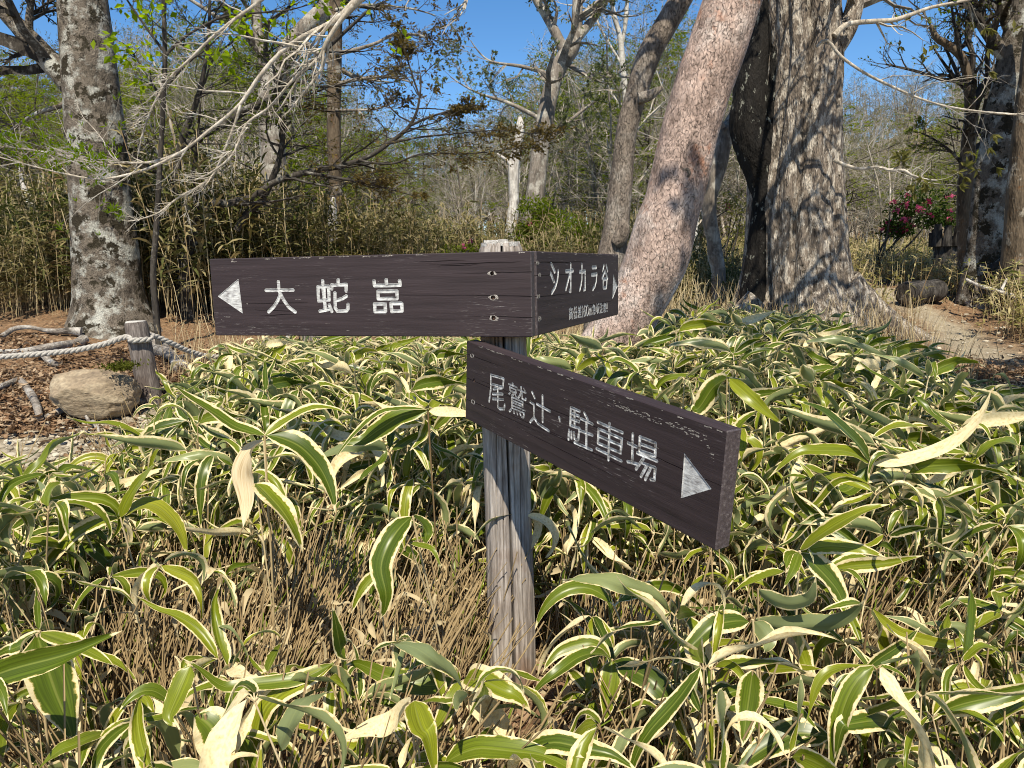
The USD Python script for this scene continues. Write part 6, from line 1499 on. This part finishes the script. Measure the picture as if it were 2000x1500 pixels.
# tall bamboo thicket at the back left and the low bamboo across the trail
def thicket_kind(seed, n, h, rad, nl, L, W):
    rng = np.random.default_rng(seed)
    P = np.zeros((n, 5, 3)); hh = h * rng.uniform(.6, 1.1, n); b = rng.normal(size=(n, 2)) * rad; le = rng.normal(size=(n, 2)) * .16
    for j, k in enumerate(np.linspace(0, 1, 5)):
        P[:, j, :2] = b + le * (hh * k ** 1.5)[:, None]; P[:, j, 2] = hh * k
    R = np.repeat(rng.uniform(.002, .003, n)[:, None], 5, 1)
    canes = tubes(P, R, 4)
    mb = MB()
    pp, dd = on_tubes(P, nl, rng, (.25, 1))
    for p in pp:
        az = rng.uniform(0, 6.28); e0 = rng.uniform(-.4, 1.1); l = L * rng.uniform(.6, 1.2); dr = rng.uniform(.3, 1.8)
        s = np.linspace(0, 1, 4); e = e0 - dr * s
        d = np.stack([np.cos(e) * math.cos(az), np.cos(e) * math.sin(az), np.sin(e)], 1)
        c = p + np.vstack([[0, 0, 0], np.cumsum(d[:-1] * l / 3, 0)])
        sd = norm(np.array([-math.sin(az), math.cos(az), rng.normal() * .5])) * W * .5
        w = np.array([.25, 1, .8, .05])[:, None]
        v = np.stack([c + sd * w, c - sd * w], 1).reshape(-1, 3)
        f = np.array([[0, 2, 3], [0, 3, 1], [2, 4, 5], [2, 5, 3], [4, 6, 7], [4, 7, 5]])
        mb.add(v, f)
    return canes, mb.mesh()


tall = [thicket_kind(700 + k, 10, 1.35, .28, 30, .16, .022) for k in range(4)]
low = [thicket_kind(720 + k, 26, .50, .24, 6, .12, .022) for k in range(4)]
tp_ = []
for n, (x0, x1), (y0, y1), hs in ((430, (-9.5, -3.1), (7.4, 13), 1.0), (120, (-3.6, -1.2), (8.6, 13), .75), (260, (-2.5, 2.5), (9.5, 15), .62), (200, (-16, -6), (12, 20), 1.0), (120, (-1.5, 3), (8, 10), .5)):
    p = rng.uniform([x0, y0], [x1, y1], (n, 2))
    q0 = pix(np.column_stack([p, gz(p[:, 0], p[:, 1])]))
    okk = ~shapely.contains_xy(CLEARING, p[:, 0], p[:, 1]) & (np.hypot(p[:, 0] + 4.0, p[:, 1] - 7.5) > .7)
    tp_ += [(x, y, hs * rng.uniform(.75, 1.15) * (.55 + .9 * float(meshkit.noise(np.array([x * .9, y * .9, 0.0]), 4)))) for (x, y), o in zip(p, okk) if o]
tp_ = np.array(tp_)
instancer("bamboo_thicket", [[(c, "straw", None), (l, "thicket_leaf", None)] for c, l in tall], np.column_stack([tp_[:, :2], gz(tp_[:, 0], tp_[:, 1]) - .03]), [yaw_quat(a) for a in rng.uniform(0, 6.28, len(tp_))], tp_[:, 2], rng.integers(0, 4, len(tp_)), label="tall thicket of narrow-leaved bamboo behind the clearing", kind="stuff", category="bamboo thicket")
lp_ = np.vstack([rng.uniform([2.2, 8.0], [13, 16], (900, 2)), rng.uniform([1.0, 8.6], [5, 13], (260, 2)), rng.uniform([3, 5.2], [9, 8.2], (420, 2)), rng.uniform([-4, 14], [18, 26], (500, 2))])
okk = np.array([shapely.distance(shapely.Point(x, y), trail_line) > .75 and math.hypot(x - 2.75, y - 7.2) > 1.0 and (y > 8 or x > np.interp(y, TRAIL[::-1, 1], TRAIL[::-1, 0]) + .6) for x, y in lp_])
lp_ = lp_[okk]
instancer("low_bamboo", [[(c, "straw", None), (l, "meadow_leaf", None)] for c, l in low], np.column_stack([lp_, gz(lp_[:, 0], lp_[:, 1]) - .03]), [yaw_quat(a) for a in rng.uniform(0, 6.28, len(lp_))], rng.uniform(.7, 1.15, len(lp_)), rng.integers(0, 4, len(lp_)), label="low yellowish bamboo covering the slope beyond the trail", kind="stuff", category="bamboo")

# ------------------------------------------------------------------ the forest behind
def forest_kind(seed, style):
    rng = np.random.default_rng(seed)
    H = 8.0
    multi = {"bare": 4, "grey": 3, "birch": 1, "layer": 1, "copper": 2, "oak": 1, "hazy": 5}[style]
    P0 = []
    for k in range(multi):
        a = k / multi * 6.28 + rng.uniform(0, 1); sp_ = .16 if multi > 1 else .04
        s_ = np.linspace(0, 1, 8)
        hgt = H * rng.uniform(.72, .95)
        w = np.cumsum(rng.normal(size=(8, 2)) * .05, 0) * H * .12
        P0.append(np.stack([np.cos(a) * sp_ * hgt * s_ ** 1.1 + w[:, 0], np.sin(a) * sp_ * hgt * s_ ** 1.1 + w[:, 1], hgt * s_ - .3], 1))
    P0 = np.array(P0)
    r0 = {"bare": .06, "grey": .075, "birch": .075, "layer": .09, "copper": .07, "oak": .17, "hazy": .05}[style]
    R0 = np.linspace(r0, .02, 8)[None].repeat(len(P0), 0)
    flat = .35 if style == "layer" else (.6 if style == "copper" else 1.0)
    n1 = int({"bare": 9, "grey": 10, "birch": 26, "layer": 30, "copper": 13, "oak": 15, "hazy": 8}[style])
    P1, R1 = grow(P0, R0, n1, rng, s=(.22, 1), ang=(30, 70), ratio=.36 if multi > 1 else .42, K=5, up=.08, wander=.18, flat=flat, rmin=.008)
    P2, R2 = grow(P1, R1, 7, rng, s=(.2, 1), ang=(30, 65), ratio=.5, K=4, up=.02, wander=.22, flat=flat, rmin=.0045)
    P3, R3 = grow(P2, R2, 6, rng, s=(.2, 1), ang=(25, 65), ratio=.5, K=3, wander=.3, flat=flat, rmin=.003, up=.0)
    trunk = MB().add(*tubes(P0, R0, 9)).mesh()
    branches = MB().add(*tubes(P1, R1, 5, cap=False)).add(*tubes(P2, R2, 3, cap=False)).add(*tubes(P3, R3, 3, cap=False)).mesh()
    n, size, w = {"bare": (2, .055, .5), "grey": (3, .06, .5), "birch": (4, .055, .5), "layer": (7, .085, .55), "copper": (5, .06, .5), "oak": (4, .065, .5), "hazy": (3, .06, .5)}[style]
    p, d = on_tubes(P3, n, rng, (.3, 1))
    return trunk, branches, leaf_quads(p, d, size, rng, .1, w, .8 if style == "layer" else .4)


STYLES = {"bare": ("forest_pale", "forest_pale", "leaf_olive", "bare_tree", ("bare multi-stemmed pale grey tree in the forest beyond the bamboo", "bare trees of the far forest")),
          "grey": ("forest_grey", "forest_grey", "leaf_grey", "budding_tree", ("grey-barked tree with small opening leaves in the forest behind", "budding trees of the far forest")),
          "birch": ("forest_white", "forest_pale", "leaf_grey", "birch_tree", ("thin white-barked birch standing in the far forest", "birches of the far forest")),
          "layer": ("forest_dark", "forest_dark", "leaf_fresh", "green_tree", ("tree with flat layers of fresh green leaves in the far forest", "fresh green trees of the far forest")),
          "copper": ("forest_dark", "forest_grey", "leaf_bronze", "bronze_tree", ("tree with bronze young leaves in the far forest", "bronze-leaved trees of the far forest")),
          "oak": ("forest_grey", "forest_grey", "leaf_olive", "oak_tree", ("stout grey oak with olive young leaves in the far forest", "oaks of the far forest")),
          "hazy": ("forest_grey", "forest_pale", "leaf_olive", "twiggy_tree", ("low twiggy grey tree filling the gaps of the far forest", "twiggy trees of the far forest"))}
KINDS = {}
for k, s in enumerate(STYLES):
    for j in range(2):
        tr, br, lf_ = forest_kind(900 + 10 * k + j, s)
        cls = class_prim(f"forest_kind_{s}_{j:03d}")
        part(cls, "trunk", tr, STYLES[s][0], smooth=60)
        part(cls, "crown", br, STYLES[s][1], kind="stuff")
        part(cls, "foliage", lf_, STYLES[s][2], kind="stuff")
        KINDS[s, j] = cls
SKYLINE = np.array([(-600, 60), (0, 70), (150, 90), (300, 60), (500, 40), (640, 110), (760, 215), (860, 225), (940, 190), (1040, 120), (1150, 60), (1260, 30), (1400, 60), (1500, 100), (1640, 210), (1720, 235), (1790, 225), (1840, 195), (1900, 130), (2000, 60), (2600, 60)])
rng = np.random.default_rng(70)
bands = [(11.5, 15, 20, .5), (15, 20, 52, .7), (20, 28, 84, .9), (28, 40, 125, 1.0), (40, 62, 140, 1.0)]
names = list(STYLES)
wts = np.array([.2, .2, .08, .22, .08, .08, .14])
for y0, y1, n, hf in bands:
    for k in range(n):
        y = rng.uniform(y0, y1)
        px_ = -250 + 2500 * (k + rng.uniform()) / n
        p = at(px_, 500, y)
        if shapely.distance(shapely.Point(p[0], p[1]), trail_line) < .9 or (1430 < px_ < 1650 and y < 13):
            continue
        g = float(gz(p[0], p[1]))
        sky_y = np.interp(px_, SKYLINE[:, 0], SKYLINE[:, 1]) + abs(rng.normal()) * 55
        top_ = at(px_, sky_y, y)[2]
        H = np.clip((top_ - g), 2.2, 16) * (hf if rng.uniform() < .6 else 1)
        w_ = wts.copy()
        if px_ < 700:
            w_[3] += .12
        if 1650 < px_ < 1900:
            w_[[0, 6]] += .3
        s = names[rng.choice(7, p=w_ / w_.sum())]
        sc_ = H / 8.0
        wd = sc_ * rng.uniform(.85, 1.2) * (1.25 if sc_ < .6 else 1)
        lab, grp = STYLES[s][4]
        zone = ["left of the lichen-covered tree", "behind the overhanging pale bough", "around the slim mossy trunk", "above the left board's middle", "behind the top of the signpost", "behind the leaning trunk", "behind the old furrowed tree", "beyond the pink rhododendron", "behind the right-edge trunks"][int(np.searchsorted([130, 480, 690, 960, 1180, 1450, 1660, 1880], px_))]
        rank = {11.5: "nearest", 15: "near", 20: "middle", 28: "far", 40: "farthest"}[y0]
        lab = {"bare": "bare pale grey multi-stemmed tree", "grey": "grey-barked tree in opening leaf", "birch": "thin white-barked birch", "layer": "tree with flat layers of fresh green", "copper": "bronze-leaved tree", "oak": "stout olive-leaved oak", "hazy": "low twiggy grey tree"}[s] + f" {zone}, {rank} rank"
        grp = grp + f", {zone}, {rank} rank"
        copy_of(KINDS[s, int(rng.integers(0, 2))], STYLES[s][3], lab, "tree", grp, (p[0], p[1], g), rng.uniform(0, 6.28), (wd, wd, sc_))
# the wooded hill at the right
for k in range(120):
    x, y = rng.normal(42, 15), rng.normal(60, 11)
    s = names[rng.choice([0, 0, 1, 4, 5, 6])]
    copy_of(KINDS[s, int(rng.integers(0, 2))], "hill_tree", "bare brownish tree on the wooded hill beyond the trail at the right", "tree", "trees on the far hill", (x, y, float(gz(x, y))), rng.uniform(0, 6.28), rng.uniform(.6, .85))
